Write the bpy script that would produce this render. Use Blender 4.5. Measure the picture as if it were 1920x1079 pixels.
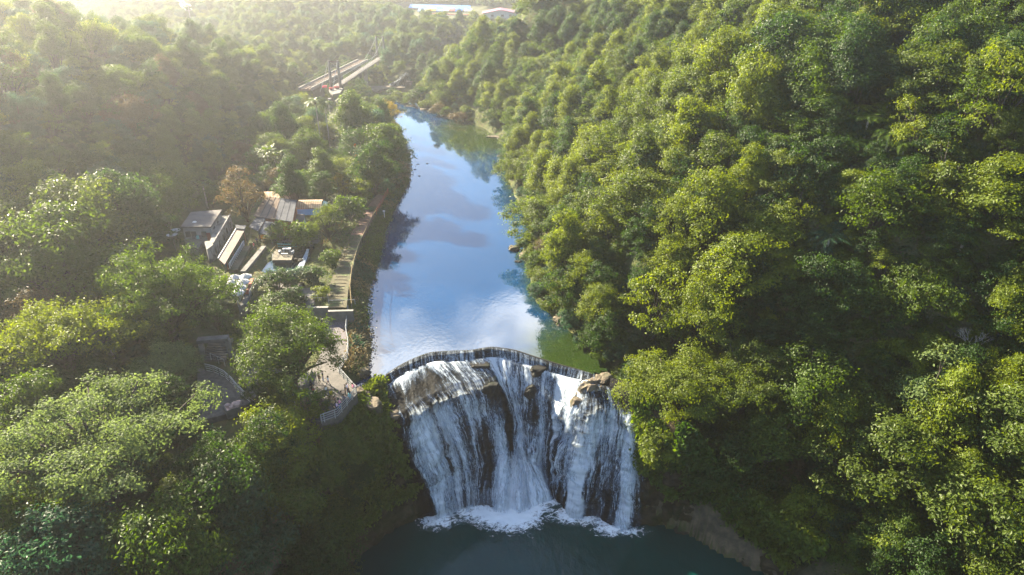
import bpy, bmesh, math, random
import numpy as np
from mathutils import Vector, Matrix

for o in list(bpy.data.objects):
    bpy.data.objects.remove(o)
SC = bpy.context.scene
COL = SC.collection
R = math.radians
rng = np.random.default_rng(7)
random.seed(7)

# ------------------------------------------------------------------ camera
CAMZ, PITCH, F = 75.0, R(27.0), 1280.0
cam = bpy.data.cameras.new('camera')
cam.lens = 24.0; cam.sensor_width = 36.0; cam.clip_start = 0.5; cam.clip_end = 5000
camo = bpy.data.objects.new('camera', cam); COL.objects.link(camo)
camo.location = (0, 0, CAMZ); camo.rotation_euler = (R(90) - PITCH, 0, 0)
SC.camera = camo

# ------------------------------------------------------------------ sky, sun, exposure
SUN_EL, SUN_AZ = R(25.5), R(48.0)          # azimuth: degrees to the left of straight ahead (+Y)
wd = bpy.data.worlds.new('World'); SC.world = wd; wd.use_nodes = True
nt = wd.node_tree; nt.nodes.clear()
out = nt.nodes.new('ShaderNodeOutputWorld'); bg = nt.nodes.new('ShaderNodeBackground')
sky = nt.nodes.new('ShaderNodeTexSky'); sky.sky_type = 'NISHITA'; sky.sun_disc = False
sky.sun_elevation = SUN_EL; sky.sun_rotation = -SUN_AZ; sky.altitude = 300; sky.dust_density = 0.05
sky.air_density = 1.0; sky.ozone_density = 3.5
tc = nt.nodes.new('ShaderNodeTexCoord')
sep = nt.nodes.new('ShaderNodeSeparateXYZ'); nt.links.new(tc.outputs['Generated'], sep.inputs[0])
def wmath(op, a, b=None):
    n = nt.nodes.new('ShaderNodeMath'); n.operation = op
    for i, s in enumerate((a, b)):
        if s is None: continue
        if hasattr(s, 'links'): nt.links.new(s, n.inputs[i])
        else: n.inputs[i].default_value = s
    return n.outputs[0]
den = wmath('ADD', wmath('MAXIMUM', sep.outputs[2], 0.0), 0.18)
comb = nt.nodes.new('ShaderNodeCombineXYZ')
nt.links.new(wmath('DIVIDE', sep.outputs[0], den), comb.inputs[0])
nt.links.new(wmath('DIVIDE', sep.outputs[1], den), comb.inputs[1])
cn = nt.nodes.new('ShaderNodeTexNoise'); cn.inputs['Scale'].default_value = 1.55
cn.inputs['Detail'].default_value = 6; cn.inputs['Roughness'].default_value = 0.55
cn.inputs['Distortion'].default_value = 0.25
cmap = nt.nodes.new('ShaderNodeMapping'); cmap.inputs['Location'].default_value = (31.0, 0.9, 0.0)
nt.links.new(comb.outputs[0], cmap.inputs[0]); nt.links.new(cmap.outputs[0], cn.inputs['Vector'])
cr = nt.nodes.new('ShaderNodeMapRange'); cr.interpolation_type = 'SMOOTHSTEP'
cr.inputs['From Min'].default_value = 0.575; cr.inputs['From Max'].default_value = 0.72
nt.links.new(cn.outputs['Fac'], cr.inputs['Value'])
cmix = nt.nodes.new('ShaderNodeMix'); cmix.data_type = 'RGBA'
nt.links.new(cr.outputs[0], cmix.inputs['Factor']); nt.links.new(sky.outputs[0], cmix.inputs[6])
cmix.inputs[7].default_value = (19.0, 18.7, 18.2, 1)
nt.links.new(cmix.outputs[2], bg.inputs['Color']); bg.inputs['Strength'].default_value = 0.05
nt.links.new(bg.outputs[0], out.inputs['Surface'])

sun = bpy.data.lights.new('sun', 'SUN'); sun.energy = 5.0; sun.angle = R(0.6); sun.color = (1.0, 0.87, 0.63)
suno = bpy.data.objects.new('sun', sun); COL.objects.link(suno); suno.location = (-60, 60, 200)
SUN_DIR = Vector((-math.sin(SUN_AZ) * math.cos(SUN_EL), math.cos(SUN_AZ) * math.cos(SUN_EL), math.sin(SUN_EL)))
suno.rotation_euler = (-SUN_DIR).to_track_quat('-Z', 'Y').to_euler()

vs = SC.view_settings
vs.view_transform = 'Standard'; vs.look = 'None'; vs.gamma = 1.0; vs.use_curve_mapping = False
vs.exposure = 3.0
cy = SC.cycles
cy.max_bounces = 5; cy.diffuse_bounces = 2; cy.glossy_bounces = 2; cy.transmission_bounces = 3
cy.transparent_max_bounces = 10; cy.volume_bounces = 0
cy.use_denoising = True; cy.use_adaptive_sampling = True; cy.adaptive_threshold = 0.01
try: cy.denoiser = 'OPENIMAGEDENOISE'
except Exception: pass
cy.caustics_reflective = False; cy.caustics_refractive = False
cy.sample_clamp_indirect = 4.0

# ------------------------------------------------------------------ geometry helpers
cP, sP = math.cos(PITCH), math.sin(PITCH)
def ray(px, py):
    u, v = (px - 960) / F, (py - 539.5) / F
    return np.array([u, cP - v * sP, -sP - v * cP])
def P(px, py, z):                       # the point of the photograph at (px,py) lying at height z
    d = ray(px, py); t = (z - CAMZ) / d[2]
    return Vector((d[0] * t, d[1] * t, z))
def proj(p):
    x, y, z = p[0], p[1], p[2] - CAMZ
    d = y * cP - z * sP
    return 960 + F * x / d, 539.5 + F * (-(y * sP + z * cP)) / d, d

def hash3(i, j, k, s):
    h = (i * 374761393 + j * 668265263 + k * 2147483647 + s * 974634777) & 0xffffffff
    h = ((h ^ (h >> 13)) * 1274126177) & 0xffffffff
    h = (h ^ (h >> 16)) & 0xffffffff
    return h / 4294967295.0
def vnoise(x, y, z=0.0, s=0):
    x = np.asarray(x, float); y = np.asarray(y, float) + 0 * x; z = np.asarray(z, float) + 0 * x
    xi, yi, zi = np.floor(x).astype(np.int64), np.floor(y).astype(np.int64), np.floor(z).astype(np.int64)
    fx, fy, fz = x - xi, y - yi, z - zi
    fx, fy, fz = [f * f * (3 - 2 * f) for f in (fx, fy, fz)]
    r = 0
    for a in (0, 1):
        for b in (0, 1):
            for c in (0, 1):
                w = (fx if a else 1 - fx) * (fy if b else 1 - fy) * (fz if c else 1 - fz)
                r = r + w * hash3(xi + a, yi + b, zi + c, s)
    return r
def fbm(x, y, z=0.0, s=0, o=4):
    r, a, f, n = 0, 0.5, 1.0, 0
    for k in range(o):
        r = r + a * vnoise(np.asarray(x) * f, np.asarray(y) * f, np.asarray(z) * f, s + k); n += a
        a *= 0.5; f *= 2.03
    return r / n
def sstep(a, b, x):
    t = np.clip((np.asarray(x, float) - a) / (b - a), 0, 1); return t * t * (3 - 2 * t)

def fast_mesh(name, V, Fq, mats=(), smooth=False, attrs=None, n=4, mat_idx=None, uv=None):
    V = np.asarray(V, np.float32); Fq = np.asarray(Fq, np.int32)
    me = bpy.data.meshes.new(name)
    me.vertices.add(len(V)); me.vertices.foreach_set('co', V.ravel())
    me.loops.add(Fq.size); me.loops.foreach_set('vertex_index', Fq.ravel())
    me.polygons.add(len(Fq)); me.polygons.foreach_set('loop_start', np.arange(0, Fq.size, n, dtype=np.int32))
    me.polygons.foreach_set('use_smooth', np.full(len(Fq), smooth))
    for m in mats: me.materials.append(m)
    if mat_idx is not None: me.polygons.foreach_set('material_index', np.asarray(mat_idx, np.int32))
    if attrs:
        for k, (dom, a) in attrs.items():
            at = me.attributes.new(k, 'FLOAT', dom); at.data.foreach_set('value', np.asarray(a, np.float32).ravel())
    if uv is not None:
        ul = me.uv_layers.new(name='UVMap'); ul.data.foreach_set('uv', np.asarray(uv, np.float32)[Fq.ravel()].ravel())
    me.update(calc_edges=True); me.validate()
    return me

def link(name, me, parent=None, loc=None):
    o = bpy.data.objects.new(name, me); COL.objects.link(o)
    if parent is not None: o.parent = parent
    if loc is not None: o.location = loc
    return o
def tag(o, label=None, cat=None, group=None, kind=None):
    if label: o['label'] = label
    if cat: o['category'] = cat
    if group: o['group'] = group
    if kind: o['kind'] = kind
    return o
def thing(name, label, cat, loc=(0, 0, 0), rz=0.0, group=None):
    o = bpy.data.objects.new(name, None); COL.objects.link(o); o.empty_display_size = 0.2
    o.location = loc; o.rotation_euler = (0, 0, rz)
    return tag(o, label, cat, group)

class MB:
    def __init__(s): s.v = []; s.f = []
    def add(s, vs, fs):
        b = len(s.v); s.v += [tuple(v) for v in vs]; s.f += [tuple(i + b for i in f) for f in fs]; return s
    def prism(s, poly, zb, zt):         # poly: list of (x,y); zb, zt: numbers or lists
        n = len(poly)
        zb = [zb] * n if not hasattr(zb, '__len__') else zb
        zt = [zt] * n if not hasattr(zt, '__len__') else zt
        a = 0
        for i in range(n):
            x0, y0 = poly[i][:2]; x1, y1 = poly[(i + 1) % n][:2]; a += x0 * y1 - x1 * y0
        if a < 0: poly = poly[::-1]; zb = zb[::-1]; zt = zt[::-1]
        vs = [(p[0], p[1], z) for p, z in zip(poly, zb)] + [(p[0], p[1], z) for p, z in zip(poly, zt)]
        fs = [tuple(range(n - 1, -1, -1)), tuple(range(n, 2 * n))] + [(i, (i + 1) % n, n + (i + 1) % n, n + i) for i in range(n)]
        return s.add(vs, fs)
    def box(s, c, size, rz=0.0):
        cx, cy_, cz = c; a, b, h = size[0] / 2, size[1] / 2, size[2] / 2
        ca, sa = math.cos(rz), math.sin(rz)
        q = [(cx + x * ca - y * sa, cy_ + x * sa + y * ca) for x, y in ((-a, -b), (a, -b), (a, b), (-a, b))]
        return s.prism(q, cz - h, cz + h)
    def tube(s, pts, rad, n=6, caps=True):
        pts = [Vector(p) for p in pts]; m = len(pts)
        rad = [rad] * m if not hasattr(rad, '__len__') else rad
        vs = []; up = None
        for i, p in enumerate(pts):
            d = (pts[min(i + 1, m - 1)] - pts[max(i - 1, 0)]).normalized()
            if up is None:
                a = Vector((0, 0, 1)) if abs(d.z) < 0.9 else Vector((1, 0, 0)); up = d.cross(a).normalized()
            up = (up - d * up.dot(d)).normalized(); w = d.cross(up)
            for k in range(n):
                t = 2 * math.pi * k / n; vs.append(p + (up * math.cos(t) + w * math.sin(t)) * rad[i])
        fs = [(i * n + k, i * n + (k + 1) % n, (i + 1) * n + (k + 1) % n, (i + 1) * n + k) for i in range(m - 1) for k in range(n)]
        if caps: fs += [tuple(range(n - 1, -1, -1)), tuple(range((m - 1) * n, m * n))]
        return s.add(vs, fs)
    def build(s, name, mat, parent=None, smooth=False, loc=None):
        me = bpy.data.meshes.new(name); me.from_pydata(s.v, [], s.f)
        if mat is not None: me.materials.append(mat)
        if smooth:
            me.polygons.foreach_set('use_smooth', [True] * len(me.polygons))
        me.update()
        return link(name, me, parent, loc)

# ------------------------------------------------------------------ materials
def newmat(name):
    m = bpy.data.materials.new(name); m.use_nodes = True
    t = m.node_tree; t.nodes.clear()
    o = t.nodes.new('ShaderNodeOutputMaterial')
    return m, t, o
class NT:
    def __init__(s, t): s.t = t
    def n(s, typ, **kw):
        nd = s.t.nodes.new(typ)
        for k, v in kw.items():
            if k.startswith('i_'):
                key = k[2:].replace('_', ' ')
                nd.inputs[key].default_value = v
            else: setattr(nd, k, v)
        return nd
    def l(s, a, b): s.t.links.new(a, b)
    def math(s, op, a, b=None, c=None, clamp=False):
        nd = s.t.nodes.new('ShaderNodeMath'); nd.operation = op; nd.use_clamp = clamp
        for i, x in enumerate((a, b, c)):
            if x is None: continue
            if hasattr(x, 'links'): s.l(x, nd.inputs[i])
            else: nd.inputs[i].default_value = x
        return nd.outputs[0]
    def noise(s, scale, detail=3, vec=None, rough=0.55, dist=0.0):
        nd = s.n('ShaderNodeTexNoise'); nd.inputs['Scale'].default_value = scale
        nd.inputs['Detail'].default_value = detail; nd.inputs['Roughness'].default_value = rough
        nd.inputs['Distortion'].default_value = dist
        if vec is not None: s.l(vec, nd.inputs['Vector'])
        return nd.outputs['Fac']
    def mix(s, f, a, b):
        nd = s.n('ShaderNodeMix', data_type='RGBA')
        for x, i in ((f, 0), (a, 6), (b, 7)):
            if hasattr(x, 'links'): s.l(x, nd.inputs[i])
            elif i: nd.inputs[i].default_value = (*x, 1) if len(x) == 3 else x
            else: nd.inputs[i].default_value = x
        return nd.outputs[2]
    def ramp(s, v, a, b, lo=0.0, hi=1.0):
        nd = s.n('ShaderNodeMapRange', interpolation_type='SMOOTHSTEP')
        nd.inputs['From Min'].default_value = a; nd.inputs['From Max'].default_value = b
        nd.inputs['To Min'].default_value = lo; nd.inputs['To Max'].default_value = hi
        s.l(v, nd.inputs['Value']); return nd.outputs[0]
    def bump(s, h, strength=0.5, dist=0.1):
        nd = s.n('ShaderNodeBump'); nd.inputs['Strength'].default_value = strength; nd.inputs['Distance'].default_value = dist
        s.l(h, nd.inputs['Height']); return nd.outputs[0]
    def pos(s):
        return s.n('ShaderNodeNewGeometry').outputs['Position']
    def obj(s):
        return s.n('ShaderNodeTexCoord').outputs['Object']

def surf(name, c1, c2, scale=1.5, rough=0.8, bump=0.3, bdist=0.05, stain=None, sscale=0.3, spec=0.3, metal=0.0, world=True):
    m, t, o = newmat(name); N = NT(t)
    p = N.pos() if world else N.obj()
    col = N.mix(N.ramp(N.noise(scale, 5, p), 0.3, 0.7), c1, c2)
    if stain: col = N.mix(N.ramp(N.noise(sscale, 4, p, dist=0.6), 0.48, 0.68, 0, 0.85), col, stain)
    b = N.n('ShaderNodeBsdfPrincipled'); N.l(col, b.inputs['Base Color'])
    b.inputs['Roughness'].default_value = rough; b.inputs['Specular IOR Level'].default_value = spec; b.inputs['Metallic'].default_value = metal
    if bump: N.l(N.bump(N.noise(scale * 5, 4, p), bump, bdist), b.inputs['Normal'])
    N.l(b.outputs[0], o.inputs['Surface']); return m

def leafmat(name, c1, c2, c3, gloss=0.22, trans=0.45, rough=0.5):
    """c1/c2: two leaf colours picked leaf by leaf, c3: the hue some whole trees lean to"""
    m, t, o = newmat(name); N = NT(t)
    a = N.n('ShaderNodeAttribute', attribute_name='tint'); oi = N.n('ShaderNodeObjectInfo')
    col = N.mix(a.outputs['Fac'], c1, c2)
    col = N.mix(N.math('MULTIPLY', oi.outputs['Random'], 0.55), col, c3)
    hs = N.n('ShaderNodeHueSaturation'); N.l(col, hs.inputs['Color'])
    N.l(N.math('ADD', N.math('MULTIPLY', a.outputs['Fac'], 0.35), 0.82), hs.inputs['Value'])
    b = N.n('ShaderNodeBsdfPrincipled'); N.l(hs.outputs[0], b.inputs['Base Color'])
    b.inputs['Roughness'].default_value = rough; b.inputs['Specular IOR Level'].default_value = gloss
    tr = N.n('ShaderNodeBsdfTranslucent')
    hs2 = N.n('ShaderNodeHueSaturation'); N.l(hs.outputs[0], hs2.inputs['Color'])
    hs2.inputs['Hue'].default_value = 0.485; hs2.inputs['Saturation'].default_value = 1.12; hs2.inputs['Value'].default_value = 1.7
    N.l(hs2.outputs[0], tr.inputs['Color'])
    mx = N.n('ShaderNodeMixShader'); mx.inputs[0].default_value = trans
    N.l(b.outputs[0], mx.inputs[1]); N.l(tr.outputs[0], mx.inputs[2]); N.l(mx.outputs[0], o.inputs['Surface'])
    return m

LEAF = {
 'deep':   leafmat('leaf_deep_green',   (.014,.038,.006), (.032,.066,.008), (.024,.052,.010)),
 'mid':    leafmat('leaf_mid_green',    (.028,.062,.006), (.060,.100,.009), (.050,.078,.007)),
 'olive':  leafmat('leaf_olive',        (.044,.074,.009), (.080,.108,.013), (.056,.086,.009)),
 'yellow': leafmat('leaf_yellow_green', (.066,.104,.007), (.118,.150,.010), (.085,.118,.008)),
 'pale':   leafmat('leaf_pale_green',   (.064,.106,.030), (.110,.150,.050), (.080,.115,.032), gloss=.22, rough=.6),
 'blue':   leafmat('leaf_blue_green',   (.018,.050,.026), (.036,.080,.036), (.028,.060,.024)),
 'russet': leafmat('leaf_russet',       (.052,.045,.018), (.090,.060,.024), (.060,.058,.018)),
 'gold':   leafmat('leaf_golden',       (.150,.118,.008), (.215,.170,.010), (.130,.115,.010)),
 'orange': leafmat('leaf_orange',       (.240,.070,.012), (.330,.110,.014), (.200,.080,.014)),
 'straw':  leafmat('leaf_straw',        (.130,.105,.040), (.200,.150,.060), (.120,.110,.040)),
}
M = {
 'bark':   surf('bark', (.030,.024,.018), (.062,.050,.038), 3.0, .9, .6, .05),
 'palebark': surf('pale_bark', (.20,.18,.15), (.32,.29,.25), 3.0, .85, .5, .04),
 'rock':   surf('sandstone_rock', (.055,.043,.030), (.135,.106,.072), .55, .85, .9, .18, stain=(.045,.05,.026), sscale=.35),
 'wetrock': surf('wet_rock', (.005,.005,.0048), (.014,.013,.0115), .7, .7, .9, .2, stain=(.010,.014,.007), sscale=.5, spec=.15),  # wet rock, base colour darkened further to stand for shade
 'mossrock': surf('mossy_rock', (.028,.030,.016), (.085,.070,.045), .5, .85, .9, .2, stain=(.028,.045,.012), sscale=.3),
 'concrete': surf('concrete', (.085,.082,.078), (.13,.127,.12), 1.2, .9, .25, .02, stain=(.07,.068,.06), sscale=.4),
 'paleconcrete': surf('pale_concrete', (.15,.145,.13), (.21,.20,.185), .9, .9, .2, .02, stain=(.09,.085,.075), sscale=.4),
 'paving': surf('paving', (.062,.057,.054), (.105,.096,.09), 2.2, .85, .35, .02, stain=(.045,.042,.04), sscale=.25),
 'pavingpurple': surf('pebble_paving', (.045,.040,.046), (.13,.112,.122), 5.0, .8, .5, .03),
 'asphaltish': surf('dark_paving', (.055,.054,.052), (.09,.088,.085), 1.5, .9, .3, .02),
 'white':  surf('white_paint', (.40,.40,.397), (.48,.48,.475), 1.0, .5, .0),
 'whitemetal': surf('galvanised_rail', (.20,.21,.215), (.27,.28,.285), 2.0, .4, .0, spec=.6),
 'darkmetal': surf('dark_metal', (.04,.042,.045), (.07,.07,.07), 2.0, .5, .0),
 'greymetal': surf('grey_metal', (.09,.09,.10), (.135,.135,.14), 2.0, .5, .0),
 'stainwall': surf('mould_streaked_wall', (.15,.15,.15), (.21,.205,.20), .8, .9, .2, .02, stain=(.05,.05,.05), sscale=.55),
 'whitewall': surf('weathered_white_wall', (.19,.19,.187), (.25,.247,.24), .7, .9, .1, .02, stain=(.095,.092,.09), sscale=.5),
 'roofgrey': surf('grey_roof_felt', (.06,.055,.057), (.10,.092,.094), .8, .9, .3, .02, stain=(.10,.085,.075), sscale=.3),
 'roofbrown': surf('brown_roof_sheet', (.085,.060,.046), (.125,.09,.068), .6, .9, .2, .02, spec=.1, stain=(.12,.10,.09), sscale=.25),
 'roofslate': surf('blue_grey_roof_sheet', (.05,.053,.062), (.078,.082,.095), .8, .9, .2, .02, spec=.1),
 'rooftan': surf('tan_walkway_roof', (.095,.075,.067), (.135,.107,.095), .7, .8, .2, .02, stain=(.07,.055,.05), sscale=.3),
 'cream':  surf('cream_canvas', (.23,.185,.12), (.30,.245,.17), 1.0, .9, .1, .02),
 'creamstripe': surf('tan_canvas_stripe', (.20,.125,.075), (.25,.16,.095), 1.0, .9, .1, .02),
 'mint':   surf('mint_canvas', (.38,.52,.42), (.48,.60,.50), 1.0, .9, .1, .02),
 'bluepanel': surf('blue_panel', (.07,.18,.40), (.10,.23,.46), 1.0, .6, .0),
 'skypanel': surf('pale_blue_panel', (.36,.52,.60), (.46,.60,.68), 1.0, .6, .0),
 'blueroof': surf('blue_sheet_roof', (.03,.12,.55), (.05,.18,.66), .5, .5, .0),
 'red':    surf('red_paint', (.42,.05,.05), (.55,.08,.07), 1.0, .6, .0),
 'pinkred': surf('crimson_canvas', (.55,.05,.10), (.65,.08,.14), 1.0, .8, .0),
 'orangeglow': surf('orange_cloth', (.75,.25,.03), (.85,.33,.05), 1.0, .8, .0),
 'brickred': surf('red_timber', (.20,.055,.035), (.28,.085,.05), 1.5, .8, .2, .02),
 'wood':   surf('grey_timber', (.10,.085,.06), (.17,.145,.105), 4.0, .85, .4, .02),
 'bamboo': surf('yellow_bamboo', (.17,.12,.04), (.24,.17,.065), 3.0, .5, .0),
 'umbrella': surf('white_parasol_canvas', (.30,.305,.31), (.37,.37,.37), .8, .9, .0),
 'glassdark': surf('dark_window', (.02,.025,.03), (.04,.045,.05), .5, .12, .0, spec=.6),
 'maroon': surf('maroon_ridge', (.20,.06,.10), (.26,.09,.13), 1.0, .6, .0),
 'tile':   surf('pink_planter', (.34,.24,.22), (.46,.33,.30), 2.0, .85, .3, .02),
 'teal':   surf('teal_rail_paint', (.10,.36,.33), (.15,.44,.40), 1.0, .5, .0),
 'railrust': surf('rust_track_bed', (.12,.07,.046), (.18,.11,.072), 1.0, .9, .3, .03),
 'soil':   surf('red_soil', (.17,.085,.045), (.26,.14,.08), 1.2, .95, .5, .05),
}
# ------------------------------------------------------------------ terrain
LZ = 18.5
def poly_sdf(x, y, poly):
    d = np.full(x.shape, 1e9); ins = np.zeros(x.shape, bool); n = len(poly)
    for i in range(n):
        ax, ay = poly[i]; bx, by = poly[(i + 1) % n]
        ex, ey = bx - ax, by - ay; L = ex * ex + ey * ey + 1e-9
        t = np.clip(((x - ax) * ex + (y - ay) * ey) / L, 0, 1)
        d = np.minimum(d, np.hypot(x - ax - ex * t, y - ay - ey * t))
        c = ((ay > y) != (by > y)) & (x < (bx - ax) * (y - ay) / (by - ay + 1e-12) + ax)
        ins ^= c
    return np.where(ins, -d, d)
Z1 = lambda zx, zy: (640 + zx / 2.84, 620 + zy / 2.84)      # the close-up of the falls I measured from
lip_px = [Z1(*q) for q in ((150,300),(300,195),(400,145),(480,118),(600,110),(700,105),(800,90),(920,105),(1030,140),(1150,178),(1250,205),(1330,230),(1400,250))]
LIP = [P(*q, LZ) for q in lip_px]
left_px = [(676,726),(681,712),(694,680),(697,650),(692,610),(690,575),(696,540),(708,500),(717,470),(724,435),(742,390),(756,365),(768,340),(769,300),(758,262),(745,235),(730,206),(737,186)]
right_px = [(775,190),(800,205),(830,218),(870,228),(905,240),(938,262),(950,280),(945,300),(950,340),(978,395),(992,430),(985,460),(972,480),(990,500),(998,560),(1040,600),(1075,640),(1112,672),(1145,693)]
LAKE = [P(*q, LZ).xy[:] for q in left_px + right_px] + [(13.5, 83.0), (-20.5, 82.2)]
LAKE = [tuple(q) for q in LAKE]
pl_px = [(785,955),(735,1000),(690,1035),(655,1079)]
pr_px = [(1440,1082),(1375,1050),(1330,1028),(1292,1003),(1240,985),(1190,965)]
POOL = [P(*q, 0).xy[:] for q in pl_px] + [(-24, 50), (-30, 30), (-34, -70), (50, -70), (46, 40)] + [P(*q, 0).xy[:] for q in pr_px] + [(14, 84), (-14, 86)]
POOL = [tuple(q) for q in POOL]
CEN_Y = [-70, 40, 75, 86, 107, 172, 205, 250, 275, 300, 360, 450, 600, 1100]
CEN_X = [10, 8, 2, -3, -10, -14, -18, -36, -46, -47, -40, -30, -30, -30]
GUL = [(-46, 272), (-47, 286), (-60, 290), (-120, 300)]
F5 = lambda a, b: (420 + a / 6.745, 440 + b / 6.745)
POND_PX = [F5(*q) for q in ((470,470),(555,360),(600,330),(880,350),(950,290),(1000,185),(1130,180),(1080,300),(975,450),(760,470),(560,500))]
POND = [tuple(P(*q, 22.0).xy) for q in POND_PX]
def seg_dist(x, y, pts):
    d = np.full(x.shape, 1e9)
    for (ax, ay), (bx, by) in zip(pts[:-1], pts[1:]):
        ex, ey = bx - ax, by - ay
        t = np.clip(((x - ax) * ex + (y - ay) * ey) / (ex * ex + ey * ey), 0, 1)
        d = np.minimum(d, np.hypot(x - ax - ex * t, y - ay - ey * t))
    return d
def H(x, y):
    x = np.atleast_1d(np.asarray(x, float)); y = np.atleast_1d(np.asarray(y, float))
    dl = poly_sdf(x, y, LAKE); dp = poly_sdf(x, y, POOL)
    right = x > np.interp(y, CEN_Y, CEN_X)
    n1 = fbm(x * .03, y * .03, s=3) - .5; n2 = fbm(x * .11, y * .11, s=9) - .5; n3 = fbm(x * .35, y * .35, s=5, o=3) - .5
    # right-hand hillside
    dle = np.where(y > 262, np.hypot(np.maximum(x - np.interp(y, [262, 300, 420, 1000], [-38, -30, -2, 15]), 0), 0), dl)
    rise = 0.8 * np.maximum(dle - .8, 0) + 0.6 * np.clip(dle, 0, 1.5)
    hl = LZ + rise * (1 - .75 * sstep(380, 470, y) * (1 - sstep(20, 70, x))) + n1 * np.clip(rise * .5, 0, 16) + n2 * np.clip(rise * .5, 0, 5) + n3
    dpr = np.maximum(dp, 0)
    hp = np.where(dpr < 4, 1.0 + 1.7 * dpr, 7.8 + .98 * (dpr - 4)) + n1 * np.clip(dpr * .4, 0, 12) + n2 * np.clip(dpr, 0, 4) + n3
    w = sstep(62, 104, y)
    hr = hp * (1 - w) + hl * w
    hr = np.where(hr > 78, 78 + (hr - 78) * .25, hr)
    # left-hand bank, village terrace and hill
    step = 20.2 + 2.0 * sstep(96.2, 97.0, y) * sstep(-64, -60, x)
    step = step + .6 * (1 - sstep(-50, -40, x)) + n2 * .16
    plate = np.minimum(step, LZ + .25 + .75 * np.maximum(dl - .3, 0))
    xb = np.interp(y, [-60, 40, 100, 170, 250, 300, 350, 420], [-62, -64, -72, -70, -80, -92, -105, -110])
    cap = np.interp(y, [-60, 60, 130, 185, 232, 270, 300, 340, 450], [34, 38, 38, 36, 25, 13, 7, 5, 8])
    up = np.maximum(xb - x, 0)
    hill = cap * (1 - np.exp(-up * 1.0 / np.maximum(cap, 1))) * 1.12 + n1 * np.clip(up * .25, 0, 9) + n2 * np.clip(up * .3, 0, 3)
    far = .055 * np.maximum(y - 325, 0) * sstep(325, 380, y)
    hlft = plate + hill + np.minimum(far, 16)
    side = np.clip(dp, 0, 100)
    cliff = -1.5 + 5.2 * np.maximum(side - 2.0, 0)
    hlft = np.where(y < 100, np.minimum(hlft, cliff + 2.5 * n3), hlft)
    slope_gorge = 20.2 - 0.16 * np.clip(62 - y, 0, 60)
    hlft = np.where(y < 62, np.minimum(hlft, slope_gorge + hill), hlft)
    h = np.where(right, hr, hlft)
    # valley floor up-river and the gully under the bridges
    g = seg_dist(x, y, GUL)
    h = np.where(y > 262, np.minimum(h, 19.0 + .85 * np.maximum(g - 9, 0)), h)
    vf = sstep(330, 420, y)
    h = h * (1 - vf) + vf * np.where(right, h, np.minimum(h, 24 + .5 * np.maximum(-x - 20, 0) * .35 + 3 * n1))
    # market terrace and the wooded ridge closing the view
    tz = sstep(470, 500, y) * (1 - sstep(640, 680, y)) * sstep(-120, -90, x) * (1 - sstep(10, 30, x))
    h = h * (1 - tz) + 24.0 * tz
    h = h + sstep(640, 900, y) * 46 * (1 + .5 * n1)
    h = np.where((y > 100) & (y < 150), np.minimum(h, 21.5 + 8 * np.maximum(poly_sdf(x, y, POND) - .4, 0)), h)
    # river bed, pool bed, and the rock wedge hidden under the falls
    h = np.where(dl < 0, LZ - np.minimum(.35 + -dl * .35, 2.2), h)
    h = np.where(dp < 0, -2.5, h)
    fall = (x > -21) & (x < 19) & (y > 66) & (y < 95) & ((dl > -3))
    ramp = -2.5 + np.clip((y - 78) / 12, 0, 1) * 14
    h = np.where(fall & (dp < 1.5), np.minimum(h, ramp), h)
    lx = np.array([p.x for p in LIP]); ly = np.array([p.y for p in LIP])
    lipy = np.interp(x, lx, ly)
    h = np.where((x > -22.5) & (x < 16) & (y < lipy + 1.2) & (y > 66) & (dp > 0), np.minimum(h, -2.5 + np.clip((y - 76) / (lipy - 75.5), 0, 1) * 15.5), h)
    return h
def axis(parts):
    a = [parts[0][0]]
    for s, e, st in parts:
        n = max(1, int(round((e - s) / st))); a += list(np.linspace(s, e, n + 1)[1:])
    return np.array(a)
XS = axis([(-430, -200, 10), (-200, -80, 4), (-80, -45, 1.5), (-45, 45, .75), (45, 100, 2), (100, 260, 8)])
YS = axis([(-70, 30, 5), (30, 62, 1.5), (62, 110, .75), (110, 200, 2), (200, 340, 3), (340, 700, 8), (700, 1000, 20)])
GX, GY = np.meshgrid(XS, YS)
GZ = H(GX.ravel(), GY.ravel()).reshape(GX.shape)
def hgt(x, y):
    i = np.clip(np.searchsorted(XS, x) - 1, 0, len(XS) - 2); j = np.clip(np.searchsorted(YS, y) - 1, 0, len(YS) - 2)
    fx = (x - XS[i]) / (XS[i + 1] - XS[i]); fy = (y - YS[j]) / (YS[j + 1] - YS[j])
    return (GZ[j, i] * (1 - fx) + GZ[j, i + 1] * fx) * (1 - fy) + (GZ[j + 1, i] * (1 - fx) + GZ[j + 1, i + 1] * fx) * fy
def hnorm(x, y):
    e = .8
    n = np.stack([-(hgt(x + e, y) - hgt(x - e, y)) / (2 * e), -(hgt(x, y + e) - hgt(x, y - e)) / (2 * e), np.ones_like(x)], -1)
    return n / np.linalg.norm(n, axis=-1, keepdims=True)
def hit(px, py):
    d = ray(px, py); t = np.linspace(30, 900, 4000); q = d[None, :] * t[:, None]
    below = (CAMZ + q[:, 2]) < hgt(q[:, 0], q[:, 1])
    k = int(np.argmax(below)); return Vector((q[k, 0], q[k, 1], CAMZ + q[k, 2]))
def grid_faces(nu, nv):
    i = np.arange(nu * nv).reshape(nv, nu)
    return np.stack([i[:-1, :-1], i[:-1, 1:], i[1:, 1:], i[1:, :-1]], -1).reshape(-1, 4)
m, t, o = newmat('forest_floor'); N = NT(t); p = N.pos()
c = N.mix(N.ramp(N.noise(.25, 5, p), .35, .65), (.030, .042, .014), (.062, .070, .022))
c = N.mix(N.ramp(N.noise(.9, 4, p), .5, .7, 0, .7), c, (.085, .062, .036))
sep = N.n('ShaderNodeSeparateXYZ'); N.l(N.n('ShaderNodeNewGeometry').outputs['Normal'], sep.inputs[0])
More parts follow.
